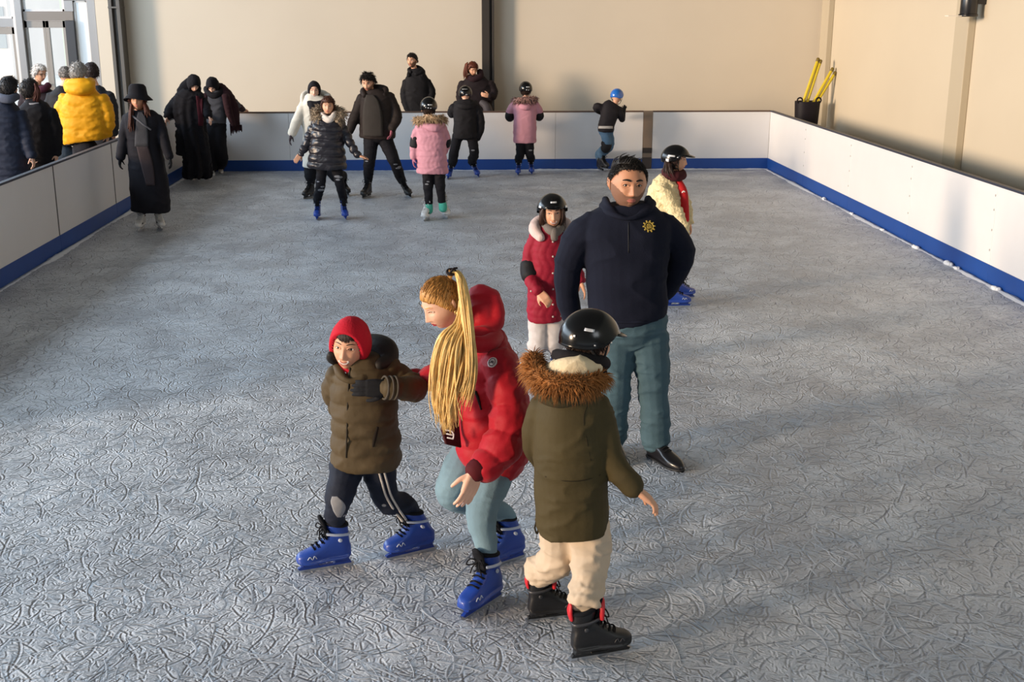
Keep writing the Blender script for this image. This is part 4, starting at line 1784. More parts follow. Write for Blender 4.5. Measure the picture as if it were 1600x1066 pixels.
p.hood_down('collar', rj, [(722, 524, -.10, .034), (738, 536, -.14, .036), (758, 538, -.12, .04), (772, 530, -.05, .04), (768, 524, .05, .05)], wr=.004)
p.garment('hood', rj, None, [[(738, 454, .10, .022), (752, 456, .08, .038), (768, 470, .05, .045), (777, 488, .02, .042), (774, 506, -.01, .036), (756, 522, -.05, .036), (738, 524, -.08, .03)],
                             [(744, 462, .08, .04), (754, 480, .06, .075), (756, 502, .03, .07), (750, 520, .0, .05)], [(738, 470, .14, .03), (744, 492, .14, .05), (744, 515, .1, .05)]], body=False, wr=.010, wf=10)
hd = p.head(692, 474, -.02, .222, yaw=-62, pitch=26, roll=0, neck=(735, 532, .0), brow_t=.0022, squint=.55, closed=False)
p.hair_cap(.003, (-.55, -.5, -.30, .0, .36, .54), noise=.0005, m=cloth('hair_blonde_roots', 'a8763a', .45, spec=.4, bscale=160, var=.3, vscale=80), mess=.05, lift=.03, ln=.04, n=2000, toward=(704, 424, -.03))
bl = cloth('hair_blonde', 'e3bd76', .42, spec=.5, bscale=200, var=.2, vscale=30)
p.strands([[(704, 424, -.02), (719, 428, .0), (728, 452, -.09), (735, 500, -.19), (739, 560, -.25), (737, 600, -.27), (729, 632, -.28)],
           [(704, 424, -.04), (716, 432, -.05), (722, 465, -.14), (728, 510, -.20), (734, 560, -.25), (732, 590, -.27), (724, 612, -.28)]], 90, .0042, 'ponytail', bl, .010)
p.strands([[(718, 470, -.12), (716, 505, -.16), (690, 530, -.22), (679, 570, -.23), (681, 615, -.24), (690, 650, -.25)],
           [(720, 470, -.10), (718, 510, -.18), (708, 545, -.24), (702, 585, -.25), (697, 630, -.26), (700, 668, -.27)],
           [(722, 470, -.10), (722, 515, -.16), (728, 550, -.20), (722, 590, -.24), (712, 630, -.26), (706, 655, -.27)]], 210, .0046, 'hair', bl, .014)
p.comb('combed_hair', (705, 426, -.03), short_hair_region((-.50, -.45, -.28, .0, .36, .54)), 520, .0030, cloth('hair_blonde_mid', 'bd8d4c', .45, spec=.5, bscale=200, var=.25, vscale=40), lift=.006)
mb = MB()
c = p.P(705, 425, -.03)
mb.tube([c + .018 * A([math.cos(t), math.sin(t) * .8, .5 * math.sin(t)]) for t in np.linspace(0, 6.6, 16)], .006, 8, 2)
mb.tube([p.P(703, 427, -.05), p.P(709, 420, -.04), p.P(714, 419, -.03)], .005, 6, 3)
p.put('hair_tie', mb, cloth('tie_dark', '1a1214', .7))
mb = MB()
e_ = hd.W([.080, .008, -.036])[0]
mb.tube([e_ + .010 * A([math.cos(t) * .4, .2 * math.sin(t), math.sin(t)]) for t in np.linspace(0, 6.5, 14)], .0022, 6, 2)
p.put('earring', mb, mat('gold', 'd8b878', .25, 1.))
p.hand(742, 740, -.385, (731, 772, -.41), n=(-.5, .75, 0), side=-1, s=.98, curl=.28, spread=.14)
p.hand(646, 595, .31, (622, 604, .30), n=(0, -1, -.2), side=1, s=.9, curl=.5)
p.finish()

# ---- child in parka, seen from behind ---------------------------------
p = Person('child in black helmet and green parka with ginger fur hood, seen from behind', (905, 1000), Y=4.52, skin='mid', fine=True, hair='2a1a12')
e1 = p.skate('hockey', (827, 972), (897, 963), .86, lean=4)
e2 = p.skate('hockey', (884, 1036), (986, 1018), .95)
crm = cloth('cream_trousers', 'c4b29c', .85, var=.06)
p.legs(crm, [([(872, 815, .05, .085), (869, 872, .06, .080)], e1), ([(920, 815, -.02, .092), (922, 884, -.06, .082)], e2)], (897, 800, 0, .125), wr=.010, bunch=.010, ankle=.066, inside=False)
grn = cloth('parka_green', '453c24', .75, var=.10)
jk = p.garment('parka', grn, [(826, 838, 950, .155), (805, 836, 951, .158), (760, 834, 950, .155), (715, 833, 949, .15), (675, 834, 947, .145), (645, 836, 946, .138), (622, 841, 942, .12), (606, 852, 930, .09)],
               [[(930, 632, -.02, .062), (944, 672, -.03, .062), (950, 708, -.05, .058), (968, 738, -.08, .052), (993, 765, -.11, .044)],
                [(850, 632, .02, .060), (838, 668, .05, .058), (833, 700, .12, .05), (845, 722, .2, .042)]], wr=.007, wf=8)
mb = MB()   # seams of the back and hem cord
for s in (((852, 745), (885, 752), (915, 750), (938, 742)),):
    mb.tube(p.on(jk, s, .0), .0025, 5, 5)
mb.tube(p.on(jk, ((925, 622), (912, 650), (917, 690), (923, 720)), .0), .003, 5, 5)
p.put('seam', mb, cloth('seam_dark', '2c2616', .8)).parent = jk
mb = MB()
q = p.P(838, 815, -.02)
mb.tube([q, q + A([-.006, 0, -.03]), q + A([.004, 0, -.055]), q + A([.010, 0, -.02])], .004, 6, 4)
p.put('drawcord', mb, cloth('cord_dark', '2a2418', .8)).parent = jk
p.garment('hood', grn, None, [[(842, 598, .0, .035), (852, 612, -.12, .05), (876, 616, -.17, .058), (905, 612, -.15, .05), (930, 600, -.06, .036)],
                              [(850, 604, -.08, .04), (880, 604, -.10, .05), (915, 600, -.06, .04)]], body=False, wr=.005)
p.fur('fur_trim', mat('fur_ginger', '96602c', .8, var=.25, vscale=25), [(836, 556, .05, .030), (832, 572, -.02, .036), (842, 590, -.12, .040), (865, 600, -.20, .040), (895, 602, -.21, .040), (922, 598, -.16, .036), (941, 588, -.05, .028)], 2600, .052, .0028)
p.garment('fleece_lining', cloth('fleece_cream', 'd8c6a4', .95, bump=.8, bscale=70), None, [[(862, 578, .02, .035), (880, 578, -.10, .05), (905, 575, -.12, .050), (930, 574, -.05, .036)]], body=False, wr=.006, wf=20)
p.hood_down('scarf', cloth('scarf_black', '1a1719', .9), [(870, 556, -.02, .03), (890, 560, -.09, .032), (925, 565, -.08, .03), (944, 566, -.01, .026), (940, 572, .06, .026)], wr=.003)
p.head(922, 534, 0, .215, yaw=118, pitch=12, roll=0, child=.5, neck=(900, 592, .0))
p.hair_cap(.012, (-.6, -.5, -.3, -.1, .4, .5))
p.helmet(BLK, brim=.05, size=1.14, marks=[(-125, 22, .34, .10), (-150, 6, .07, .07), (-110, -4, .05, .04), (-78, 4, .04, .04), (-40, 16, .05, .04)])
mb = MB()
mb.box(tuple(p.P(944, 584, -.06) - .011), tuple(p.P(944, 584, -.06) + .011))
p.put('buckle', mb, PADM, False)
p.hand(994, 766, -.11, (1018, 784, -.13), n=(-.7, .1, -.6), side=1, s=.85, curl=.45)
p.hand(845, 722, .2, (852, 742, .22), n=(1, 0, 0), side=-1, s=.8)
p.finish()

# ---- big man in navy fleece --------------------------------------------
p = Person('tall man in navy zip fleece and teal jeans standing with hands behind his hips', (1005, 722), Y=6.54, skin='tan', fine=True, hair='16110f')
e1 = p.skate('black', (955, 704), (968, 726), 1.12, shoe=True)
e2 = p.skate('black', (1017, 713), (1058, 734), 1.16, shoe=True)
tj = cloth('teal_jeans', '425a65', .8, bscale=90, var=.10)
p.legs(tj, [([(960, 525, 0, .125), (961, 603, .0, .092), (964, 670, .01, .080)], e1), ([(1012, 525, 0, .125), (1021, 603, -.01, .092), (1025, 665, .01, .082)], e2)], (985, 500, 0, .185), wr=.009, wf=8, ankle=.085)
nav = cloth('navy_fleece', '0d1223', .9, bump=.3, bscale=120, var=.06)
jk = p.garment('fleece_jacket', nav, [(499, 924, 1042, .175), (485, 920, 1042, .18), (455, 916, 1042, .19), (420, 914, 1042, .195), (385, 911, 1046, .19), (360, 906, 1051, .175), (343, 911, 1046, .15), (328, 928, 1030, .12), (316, 945, 1012, .09)],
               [[(932, 350, .0, .085), (910, 368, .0, .092), (893, 395, .01, .088), (886, 430, .04, .080), (887, 465, .09, .070), (894, 492, .14, .06)],
                [(1026, 350, 0, .085), (1048, 366, .02, .09), (1063, 390, .05, .082), (1059, 420, .09, .072), (1046, 446, .14, .060), (1036, 458, .17, .055)]], wr=.009, wf=6)
mb = MB()
P, R = p.L([(943, 322, .05, .028), (949, 331, -.07, .024), (965, 338, -.13, .016), (981, 342, -.145, .012), (997, 338, -.13, .016), (1013, 329, -.07, .024), (1018, 318, .05, .028)])
mb.tube(P, R * 1.05, 12, 4)
P, R = p.L([(946, 312, .07, .022), (951, 322, -.05, .020), (963, 337, -.12, .016)])
mb.tube(P, R, 12, 4)
P, R = p.L([(1013, 310, .07, .022), (1009, 321, -.04, .020), (998, 337, -.115, .016)])
mb.tube(P, R, 12, 4)
me = solid(mb, .008, 3)
p.put_me('collar', me, nav)
mb = MB()
mb.tube(p.on(jk, [(982, 348), (982, 372), (982, 395)], .001), .0035, 6, 4)
p.put('zipper', mb, cloth('zip_navy', '0a0c14', .5)).parent = jk
# gear shaped emblem embroidered on the chest
h, n = p.hit(jk, 1014, 354)
t1 = unit(np.cross([0, 0, 1.], n))
t2 = np.cross(n, t1)
q = lambda a, b: h + n * .003 + (t1 * a + t2 * b) * .0034
mb = MB()
mb.tube([q(7 * math.cos(t), 7 * math.sin(t)) for t in np.linspace(0, 6.5, 28)], .0035, 6, 1)
for k in range(10):
    t = k * math.pi / 5
    mb.tube([q(7.5 * math.cos(t), 7.5 * math.sin(t)), q(10 * math.cos(t), 10 * math.sin(t))], .0050, 6, 1)
for x, y0, y1 in ((-3.4, -2.5, 1.5), (-1.2, -3, 3.4), (1.2, -3, 3.4), (3.4, -2.5, 1.5)):
    mb.tube([q(x, y0), q(x, y1)], .0030, 6, 1)
mb.tube([q(-4, -3.4), q(4, -3.4)], .003, 6, 1)
mb.tube([q(-3, 2.6), q(0, 4.4), q(3, 2.6)], .0028, 6, 1)
p.put('emblem', mb, mat('emblem_gold', 'a08a3a', .7)).parent = jk
mb = MB()
mb.tube(p.on(jk, [(935, 500), (960, 503), (985, 504), (1010, 503), (1035, 499)], -.004), .009, 6, 4)
p.put('hem', mb, nav).parent = jk
p.head(981, 288, -.02, .272, yaw=8, pitch=3, roll=3, wide=1.13, neck=(981, 328, .02), beard=True, brow_t=.0046, squint=.8)
p.hair_cap(.007, (-.34, -.14, .08, .34, .62, .70), noise=.002, ln=.011, mess=.25, lift=.15, n=2800)
p.strands([[(955, 262, .02), (962, 252, .0), (970, 250, -.04)], [(968, 256, -.08), (974, 250, -.06), (984, 248, -.02)], [(984, 256, -.10), (988, 251, -.08), (994, 249, -.03)], [(998, 262, -.06), (1000, 256, -.03), (1002, 254, .02)]], 120, .0035, 'hair_top', None, .010, 3)
p.hand(894, 492, .14, (905, 512, .2), n=(1, 0, 0), side=-1, s=1.05)
p.hand(1036, 458, .17, (1022, 470, .2), n=(0, -1, 0), side=1, s=1.05)
p.finish()
# ------------------------------------------------------------------ the two girls behind the man
p = Person('girl in black helmet and dark red quilted coat beside the man in navy', (845, 592), Y=8.2, skin='mid', fine=False, hair='3a241a', vox=.010)
e1 = p.skate('blue', (832, 585), (846, 604), .85)
e2 = p.skate('blue', (866, 585), (872, 603), .85)
wt = cloth('grey_white_trousers', 'b9b4b4', .85)
p.legs(wt, [([(842, 495, 0, .08), (843, 535, -.02, .078), (842, 560, 0, .066)], e1), ([(866, 495, 0, .08), (866, 535, -.02, .072), (867, 560, 0, .06)], e2)], (853, 485, 0, .11), bunch=.006, ankle=.06)
rc = cloth('coat_dark_red', '86122a', .7, var=.1)
jk = p.garment('coat', rc, [(500, 826, 879, .13), (485, 823, 881, .135), (455, 824, 882, .13), (425, 827, 883, .12), (400, 829, 884, .115), (378, 831, 885, .108), (363, 837, 880, .09), (353, 846, 873, .065)],
               [[(838, 371, 0, .058), (829, 398, .0, .057), (827, 424, -.03, .054), (833, 444, -.12, .050), (843, 457, -.18, .044)],
                [(882, 371, 0, .058), (893, 400, .0, .055), (901, 425, -.02, .048), (907, 440, -.05, .043)]], quilt=(.05, .005, .05), wr=.004, vq=.004)
p.beads('snap', jk, [(864, y) for y in (378, 401, 427, 452, 476, 495)] + [(842, 372), (830, 455), (876, 494)], .008, mat('snap_white', 'b8aaa6', .4))
pad(p, 'elbow_pad', [(827, 412, -.01, .064), (827, 423, -.03, .066), (829, 433, -.07, .062)])
p.hood_down('hood_lining', cloth('fleece_pink', 'c9b4b0', .95, bump=.8, bscale=80), [(846, 372, -.10, .03), (836, 360, -.03, .042), (842, 349, .08, .05), (866, 345, .12, .055), (886, 352, .05, .045), (888, 364, -.04, .032)], wr=.006)
p.hood_down('scarf', cloth('scarf_grey', '6e6763', .95, bump=.7), [(852, 352, -.02, .035), (860, 360, -.08, .036), (870, 362, -.08, .034), (878, 352, .0, .034)], wr=.005)
p.hood_down('scarf_end', cloth('scarf_grey', '6e6763'), [(866, 360, -.09, .03), (866, 374, -.11, .026)])
p.head(863, 332, -.01, .215, yaw=2, pitch=4, roll=-2, child=.4, neck=(864, 358, .01), smile=True, squint=.7)
p.hair_cap(.014, (-.9, -.8, -.6, -.1, .4, .5))
p.helmet(BLK, brim=.012, size=1.13, marks=[(0, 40, .5, .10), (-60, 20, .25, .12), (60, 18, .25, .14)])
p.strands([[(850, 322, -.08), (847, 338, -.08), (850, 352, -.05)], [(849, 322, -.05), (846, 340, -.04), (849, 356, -.02)]], 26, .005, 'hair', None, .006)
p.strands([[(879, 322, -.05), (881, 340, -.05), (878, 356, -.03)], [(877, 322, -.08), (880, 338, -.08), (876, 350, -.06)]], 22, .005, 'hair', None, .006)
p.hand(843, 457, -.18, (853, 468, -.22), n=(.3, .6, -.6), side=-1, s=.85, curl=.7)
p.hand(907, 440, -.05, (913, 456, -.06), n=(-1, 0, 0), side=1, s=.85, curl=.3)
p.finish()

p = Person('girl in black peaked helmet and fluffy cream jacket skating right behind the man in navy', (1055, 479), skin='mid', fine=False, hair='2a1812', vox=.010)
e1 = p.skate('blue', (1034, 481), (1076, 480), .95)
e2 = p.skate('blue', (1050, 470), (1082, 466), .9)
dk = cloth('dark_leggings', '1b1a20', .85)
p.legs(dk, [([(1040, 395, 0, .085), (1050, 428, -.06, .066)], e1), ([(1052, 395, 0, .085), (1060, 425, .06, .066)], e2)], (1046, 388, 0, .12), ankle=.055)
cj = cloth('cream_fleece', 'd9caa0', .95, bump=1.0, bscale=45, var=.1, bdist=.02)
jk = p.garment('jacket', cj, [(392, 1016, 1074, .12), (365, 1014, 1075, .125), (340, 1012, 1074, .125), (318, 1010, 1071, .12), (300, 1013, 1066, .115), (286, 1020, 1060, .10), (275, 1030, 1056, .075)],
               [[(1034, 292, -.08, .058), (1046, 315, -.13, .062), (1060, 338, -.2, .058), (1068, 358, -.26, .052), (1074, 385, -.3, .046)],
                [(1058, 292, .08, .055), (1072, 322, .1, .05), (1076, 348, .05, .046)]], wr=.012, wf=18)
mb = MB()
mb.tube(*p.L([(1060, 284, -.02, .035), (1067, 300, -.06, .042), (1069, 320, -.07, .042), (1071, 345, -.07, .036)]), 12, 4)
p.put_me('red_vest', solid(mb, .01, 2), cloth('vest_red', 'b01c22', .7))
mb = MB()
a, b = p.P(1066, 301, -.12), p.P(1070, 300, -.12)
mb.tube([a, a * .5 + b * .5 + A([0, 0, .01]), b], .006, 6, 2)
p.put('print', mb, mat('print_white', 'd8d2d0', .6))
p.hood_down('scarf', cloth('scarf_maroon', '3d161c', .9), [(1040, 268, .05, .04), (1042, 272, -.05, .045), (1056, 276, -.09, .05), (1066, 274, -.03, .042), (1062, 268, .07, .04)], wr=.006)
hd = p.head(1056, 250, 0, .215, yaw=78, pitch=4, roll=0, child=.4, neck=(1048, 275, 0))
p.hair_cap(.016, (-.95, -.9, -.75, -.2, .4, .5))
p.helmet(BLK, brim=.060, size=1.12, marks=[(-105, 14, .5, .12), (-120, -6, .25, .22), (-80, 10, .08, .06)])
p.strands([[(1040, 250, -.06), (1040, 264, -.08), (1046, 276, -.10)], [(1048, 256, -.09), (1050, 266, -.11), (1054, 278, -.12)]], 40, .006, 'hair', None, .010)
p.hand(1074, 385, -.3, (1072, 405, -.32), n=(-1, 0, 0), side=1, s=.85)
p.hand(1076, 348, .05, (1080, 362, .04), n=(-1, 0, 0), side=1, s=.8)
p.finish()

# ------------------------------------------------------------------ mid distance skaters
bj = cloth('black_cloth', '16151b', .85)
bt = cloth('black_trousers', '131319', .85)
smm = cloth('smear_light', '77797f', .9)


def smears(p, ob, pts, m=smm):
    p.beads('ice_smear', ob, pts, .03, m, (1.1, .45, .12))


# white coat and dark headscarf
p = Person('woman in black headscarf and cream coat, behind the girl in black puffer coat', (500, 310), Y=16.9, skin='fair', hair='1a1516')
e1 = p.skate('black', (492, 307), (474, 312), 1.)
e2 = p.skate('black', (534, 303), (545, 307), 1.)
p.legs(bt, [([(486, 250, 0, .10), (485, 275, -.03, .085)], e1), ([(510, 250, 0, .10), (524, 277, 0, .075)], e2)], (497, 240, 0, .14), ankle=.07)
jk = p.garment('coat', cloth('coat_cream', 'd3cec2', .8), [(262, 473, 516, .16), (245, 473, 517, .16), (215, 474, 518, .15), (190, 472, 518, .15), (165, 471, 519, .14), (153, 476, 514, .11), (148, 484, 508, .07)],
               [[(477, 160, 0, .075), (468, 180, -.05, .075), (461, 196, -.1, .07), (456, 210, -.15, .06)], [(513, 160, 0, .075), (522, 185, -.05, .07), (526, 208, -.1, .06)]], wr=.008)
p.hand(456, 210, -.15, (452, 222, -.18), n=(1, 0, 0), side=-1, glove=cloth('glove_grey', '4a4248', .9))
p.hand(526, 208, -.1, (530, 220, -.15), n=(-1, 0, 0), side=1, glove=cloth('glove_grey', '4a4248', .9))
p.head(491, 141, -.01, .225, yaw=6, pitch=6, neck=(492, 160, .02), smile=True)
p.wrap('headscarf', bj, t=.016, w=.058, ht=.082, cz=-.018, bottom=-.99)
p.garment('scarf', bj, None, [[(478, 156, .02, .045), (487, 163, -.11, .055), (500, 163, -.11, .055), (508, 154, .02, .045)], [(488, 162, -.13, .05), (489, 178, -.16, .045), (490, 190, -.17, .03)]], body=False, wr=.006)
p.hood_down('hood', cloth('coat_cream', 'd3cec2'), [(474, 166, -.06, .03), (473, 152, .0, .04), (480, 146, .1, .05), (500, 145, .14, .05), (514, 150, .05, .04)])
p.finish()

# black puffer girl
p = Person('girl in shiny black puffer coat with fur hood, arms spread and facing us', (518, 343), skin='mid', hair='4a2c1e', vox=.010)
e1 = p.skate('blue', (500, 336), (493, 348), .92)
e2 = p.skate('blue', (533, 335), (544, 348), .92)
lg = p.legs(bt, [([(503, 255, 0, .075), (501, 288, -.03, .062), (499, 310, 0, .052)], e1), ([(525, 255, 0, .075), (531, 287, -.03, .062), (535, 310, 0, .052)], e2)], (514, 248, 0, .11), ankle=.055)
smears(p, lg, ((502, 297, .045), (504, 292, .03), (527, 276, .04), (531, 277, .035), (528, 281, .03), (497, 284, .02)))
shp = cloth('puffer_shiny_black', '1d1c24', .38, spec=.5)
jk = p.garment('coat', shp, [(264, 482, 540, .17), (256, 481, 541, .175), (238, 483, 539, .165), (220, 486, 537, .155), (205, 487, 537, .15), (192, 489, 537, .135), (183, 495, 531, .10), (178, 501, 525, .07)],
               [[(494, 192, 0, .062), (486, 208, .0, .060), (478, 226, -.03, .054), (470, 241, -.05, .044)], [(532, 192, 0, .062), (541, 210, .0, .058), (549, 228, -.03, .052), (560, 243, -.05, .044)]], quilt=(.095, .020, .09), wr=.005)
p.fur('fur_trim', mat('fur_taupe', '8a7a66', .85, var=.25, vscale=25), [(500, 186, -.12, .03), (493, 181, -.04, .045), (495, 172, .08, .05), (514, 169, .13, .05), (530, 172, .08, .05), (534, 181, -.04, .045), (526, 190, -.13, .03)], 700, .08, .006)
p.hood_down('neck_warmer', cloth('fleece_white', 'd8cfc6', .95), [(503, 178, .03, .03), (507, 184, -.09, .04), (514, 187, -.11, .045), (520, 183, -.09, .04), (523, 176, .03, .03)])
p.head(512.5, 165, 0, .215, yaw=4, pitch=6, roll=3, child=.4, neck=(513, 185, .02))
p.hair_cap(.016, (-.7, -.6, -.45, -.05, .40, .5))
mb = MB()
mb.tube(p.h.W([(-.04, -.10, .070), (0, -.112, .078), (.04, -.10, .070)]), .012, 8, 3)
p.put('hair_fringe', mb, p.hairm)
p.hand(470, 241, -.05, (463, 250, -.07), n=(0, 1, 0), side=1, s=.85, curl=.3)
p.hand(560, 243, -.05, (570, 246, -.07), n=(0, 0, -1), side=1, s=.85, curl=.2)
p.finish()

# man in dark jacket
p = Person('bearded man in open dark brown jacket with legs wide apart, looking down', (600, 310), skin='mid', hair='1c1512', vox=.011)
e1 = p.skate('black', (584, 305), (562, 313), 1.05)
e2 = p.skate('black', (634, 303), (646, 312), 1.05, lean=22)
lg = p.legs(bt, [([(580, 218, 0, .11), (577, 253, -.04, .085), (577, 275, 0, .07)], e1), ([(602, 218, 0, .11), (616, 252, -.03, .085), (627, 275, 0, .07)], e2)], (591, 208, 0, .15), ankle=.07)
smears(p, lg, ((622, 263, .035), (624, 261, .03), (618, 257, .03), (573, 252, .025)))
jk = p.garment('jacket', cloth('jacket_brown', '221a18', .75), [(216, 562, 617, .17), (205, 561, 618, .17), (185, 562, 616, .165), (165, 562, 614, .16), (152, 562, 612, .14), (144, 567, 605, .11), (139, 574, 597, .08)],
               [[(567, 152, 0, .085), (560, 170, .0, .085), (553, 188, -.03, .075), (546, 206, -.05, .06)], [(606, 150, 0, .09), (615, 168, .0, .085), (620, 184, -.06, .075), (612, 202, -.12, .06)]], wr=.008)
p.patch('sweater', jk, [(149, 573, 584), (160, 570, 592), (180, 568, 597), (200, 568, 598), (213, 569, 598)], cloth('sweater_charcoal', '34302d', .9, bump=.7), .012, 8, .02)
p.hood_down('collar', cloth('jacket_brown', '221a18'), [(570, 150, -.1, .04), (568, 142, .0, .05), (584, 138, .1, .06), (602, 140, .02, .05), (600, 150, -.08, .04)])
hd = p.head(575, 129, -.03, .240, yaw=-14, pitch=20, roll=0, neck=(582, 150, .02), beard=True, brow_t=.005)
p.hair_cap(.016, (-.35, -.25, .05, .36, .58, .66), noise=.010, ln=.045, mess=.5, lift=.45, n=800)
p.hand(546, 206, -.05, (541, 216, -.06), n=(1, 0, 0), side=-1)
p.hand(612, 202, -.12, (610, 214, -.16), n=(-1, 0, 0), side=1, glove=cloth('glove_pink', '9a5a68', .9))
p.finish()

pk = cloth('coat_pink', 'b88493', .75, var=.05)
green = cloth('sock_green', '4fae9a', .9)
furp = mat('fur_beige', 'a68c6e', .85, var=.25, vscale=25)

# pink coat, nearer
p = Person('girl in pink quilted coat and white skates with green socks, seen from behind', (675, 343), skin='fair', hair='2a1c16', vox=.010)
e1 = p.skate('white', (674, 338), (659, 349), 1.05)
e2 = p.skate('white', (689, 335), (701, 344), 1.05)
lg = p.legs(bt, [([(668, 262, 0, .08), (669, 292, .0, .066), (670, 318, .0, .048)], None), ([(686, 262, 0, .08), (688, 292, 0, .066), (691, 316, .0, .048)], None)], (677, 255, 0, .115), ankle=.06)
smears(p, lg, ((667, 288, .025), (669, 284, .02)))
mb = MB()
mb.tube(*p.L([(670, 319, 0, .048), (670, 325, 0, .054), (670, 331, 0, .050)]), 12, 3)
p.put('sock', mb, green)
mb = MB()
mb.tube(*p.L([(691, 317, 0, .048), (692, 322, 0, .054), (692, 328, 0, .050)]), 12, 3)
p.put('sock', mb, green)
jk = p.garment('coat', pk, [(271, 651, 700, .16), (262, 651, 700, .165), (245, 651, 698, .16), (228, 650, 697, .15), (212, 650, 697, .145), (199, 650, 697, .13), (190, 655, 691, .10), (184, 662, 684, .07)],
               [[(656, 200, 0, .06), (649, 215, .0, .06), (647, 234, -.01, .055), (646, 247, -.03, .045)], [(691, 200, 0, .06), (697, 215, .02, .058), (696, 232, .10, .05), (690, 243, .2, .045)]], quilt=(.075, .006, .07), wr=.007, vq=.003)
pad(p, 'elbow_pad', [(650, 215, .0, .067), (649, 222, .0, .069), (648, 229, -.01, .066)])
pad(p, 'elbow_pad', [(697, 217, .02, .062), (697, 222, .05, .064), (696, 228, .08, .06)])
p.hood_down('hood', pk, [(657, 192, .03, .04), (665, 196, -.10, .05), (680, 200, -.15, .055), (690, 194, -.06, .045)])
p.fur('fur_trim', furp, [(650, 186, .05, .035), (656, 189, -.06, .04), (668, 185, -.13, .04), (684, 185, -.13, .04), (692, 187, -.03, .035), (690, 183, .06, .03)], 800, .07, .006)
p.head(670, 168, 0, .212, yaw=172, pitch=5, child=.4, neck=(671, 188, 0))
p.hair_cap(.014, (-.9, -.8, -.6, -.1, .4, .5))
p.helmet(BLK, size=1.13, ear=.15, marks=[(200, 8, .5, .10), (188, -10, .14, .12), (205, -12, .12, .10), (172, -8, .10, .08), (150, 8, .1, .08)])
p.hand(646, 247, -.03, (646, 258, -.05), n=(1, 0, 0), side=1, s=.85, glove=cloth('glove_mauve', 'a0667c', .9))
p.hand(690, 243, .2, (684, 248, .26), n=(0, -1, 0), side=1, s=.8, glove=cloth('glove_mauve', 'a0667c', .9))
p.finish()

# child in black by the board
p = Person('child in black clothes, black helmet and blue skates leaning on the far board', (725, 274), Y=18.9, skin='fair', hair='15110f')
e1 = p.skate('blue', (704, 275), (697, 283), .95, lean=-14)
e2 = p.skate('blue', (741, 271), (753, 281), .95, lean=18)
lg = p.legs(bt, [([(715, 212, 0, .09), (709, 240, -.02, .078)], e1), ([(737, 212, 0, .09), (741, 240, -.02, .078)], e2)], (727, 205, 0, .14), ankle=.075)
smears(p, lg, ((739, 235, .03),))
jk = p.garment('jacket', cloth('jacket_black_kid', '18171b', .8), [(216, 708, 745, .15), (205, 708, 745, .15), (185, 709, 745, .145), (170, 709, 746, .135), (161, 712, 743, .11), (155, 718, 737, .07)],
               [[(744, 168, 0, .075), (750, 185, .0, .07), (750, 202, .0, .065), (746, 218, -.02, .05)], [(709, 168, 0, .07), (706, 178, .2, .07), (712, 172, .45, .06)]], wr=.008)
p.hand(746, 218, -.02, (744, 226, -.02), n=(-1, 0, 0), side=1, glove=GLV, s=.9)
p.hand(712, 172, .45, (718, 170, .55), n=(0, 0, -1), side=1, glove=GLV, s=.9)
p.head(727, 147, 0, .212, yaw=176, pitch=5, child=.3, neck=(727, 160, 0))
p.helmet(BLK, size=1.15, ear=.2, marks=[(180, 28, .9, .05), (196, -12, .22, .10), (168, -6, .08, .08), (186, -14, .08, .06)])
p.hood_down('hood', cloth('jacket_black_kid', '18171b'), [(712, 162, .05, .05), (720, 166, -.1, .055), (735, 166, -.1, .055), (743, 161, .05, .05)])
p.finish()

# pink coat, far
p = Person('girl in plain pink coat and blue skates facing the far board, seen from behind', (819, 273), skin='fair', hair='2a1c16')
e1 = p.skate('blue', (812, 270), (808, 277), .92)
e2 = p.skate('blue', (828, 269), (832, 275), .92)
lg = p.legs(bt, [([(812, 214, 0, .08), (813, 240, 0, .07)], e1), ([(827, 214, 0, .08), (828, 240, 0, .07)], e2)], (820, 208, 0, .12), ankle=.07)
smears(p, lg, ((829, 235, .03),))
jk = p.garment('coat', pk, [(223, 802, 838, .16), (212, 802, 838, .165), (195, 802, 838, .155), (178, 803, 838, .15), (166, 801, 839, .135), (158, 806, 834, .10), (153, 812, 828, .07)],
               [[(805, 163, 0, .07), (798, 172, .02, .068), (796, 181, .08, .06)], [(835, 163, 0, .07), (842, 172, .02, .068), (843, 180, .08, .06)]], wr=.006)
pad(p, 'elbow_pad', [(797, 177, .04, .072), (796, 182, .06, .074), (797, 184, .12, .07)])
pad(p, 'elbow_pad', [(842, 177, .04, .072), (843, 181, .06, .074), (842, 183, .12, .07)])
p.hand(797, 183, .12, (803, 180, .25), n=(0, 0, -1), side=1, s=.85)
p.hand(842, 183, .12, (836, 180, .25), n=(0, 0, -1), side=-1, s=.85)
p.hood_down('hood', pk, [(810, 160, .03, .045), (815, 166, -.12, .05), (824, 168, -.14, .05), (832, 161, .0, .045)])
p.fur('fur_trim', mat('fur_mauve', '8c6c66', .85, var=.25, vscale=25), [(803, 156, .05, .035), (807, 157, -.08, .04), (818, 155, -.13, .04), (830, 155, -.12, .04), (837, 154, .0, .035)], 420, .07, .008)
p.head(821.5, 140, 0, .212, yaw=176, pitch=4, child=.4, neck=(821, 156, 0))
p.helmet(BLK, size=1.13, ear=.15, marks=[(200, 12, .5, .10), (188, -10, .14, .12), (205, -12, .12, .10)])
p.hair_cap(.014, (-.9, -.8, -.6, -.1, .4, .5))
p.finish()

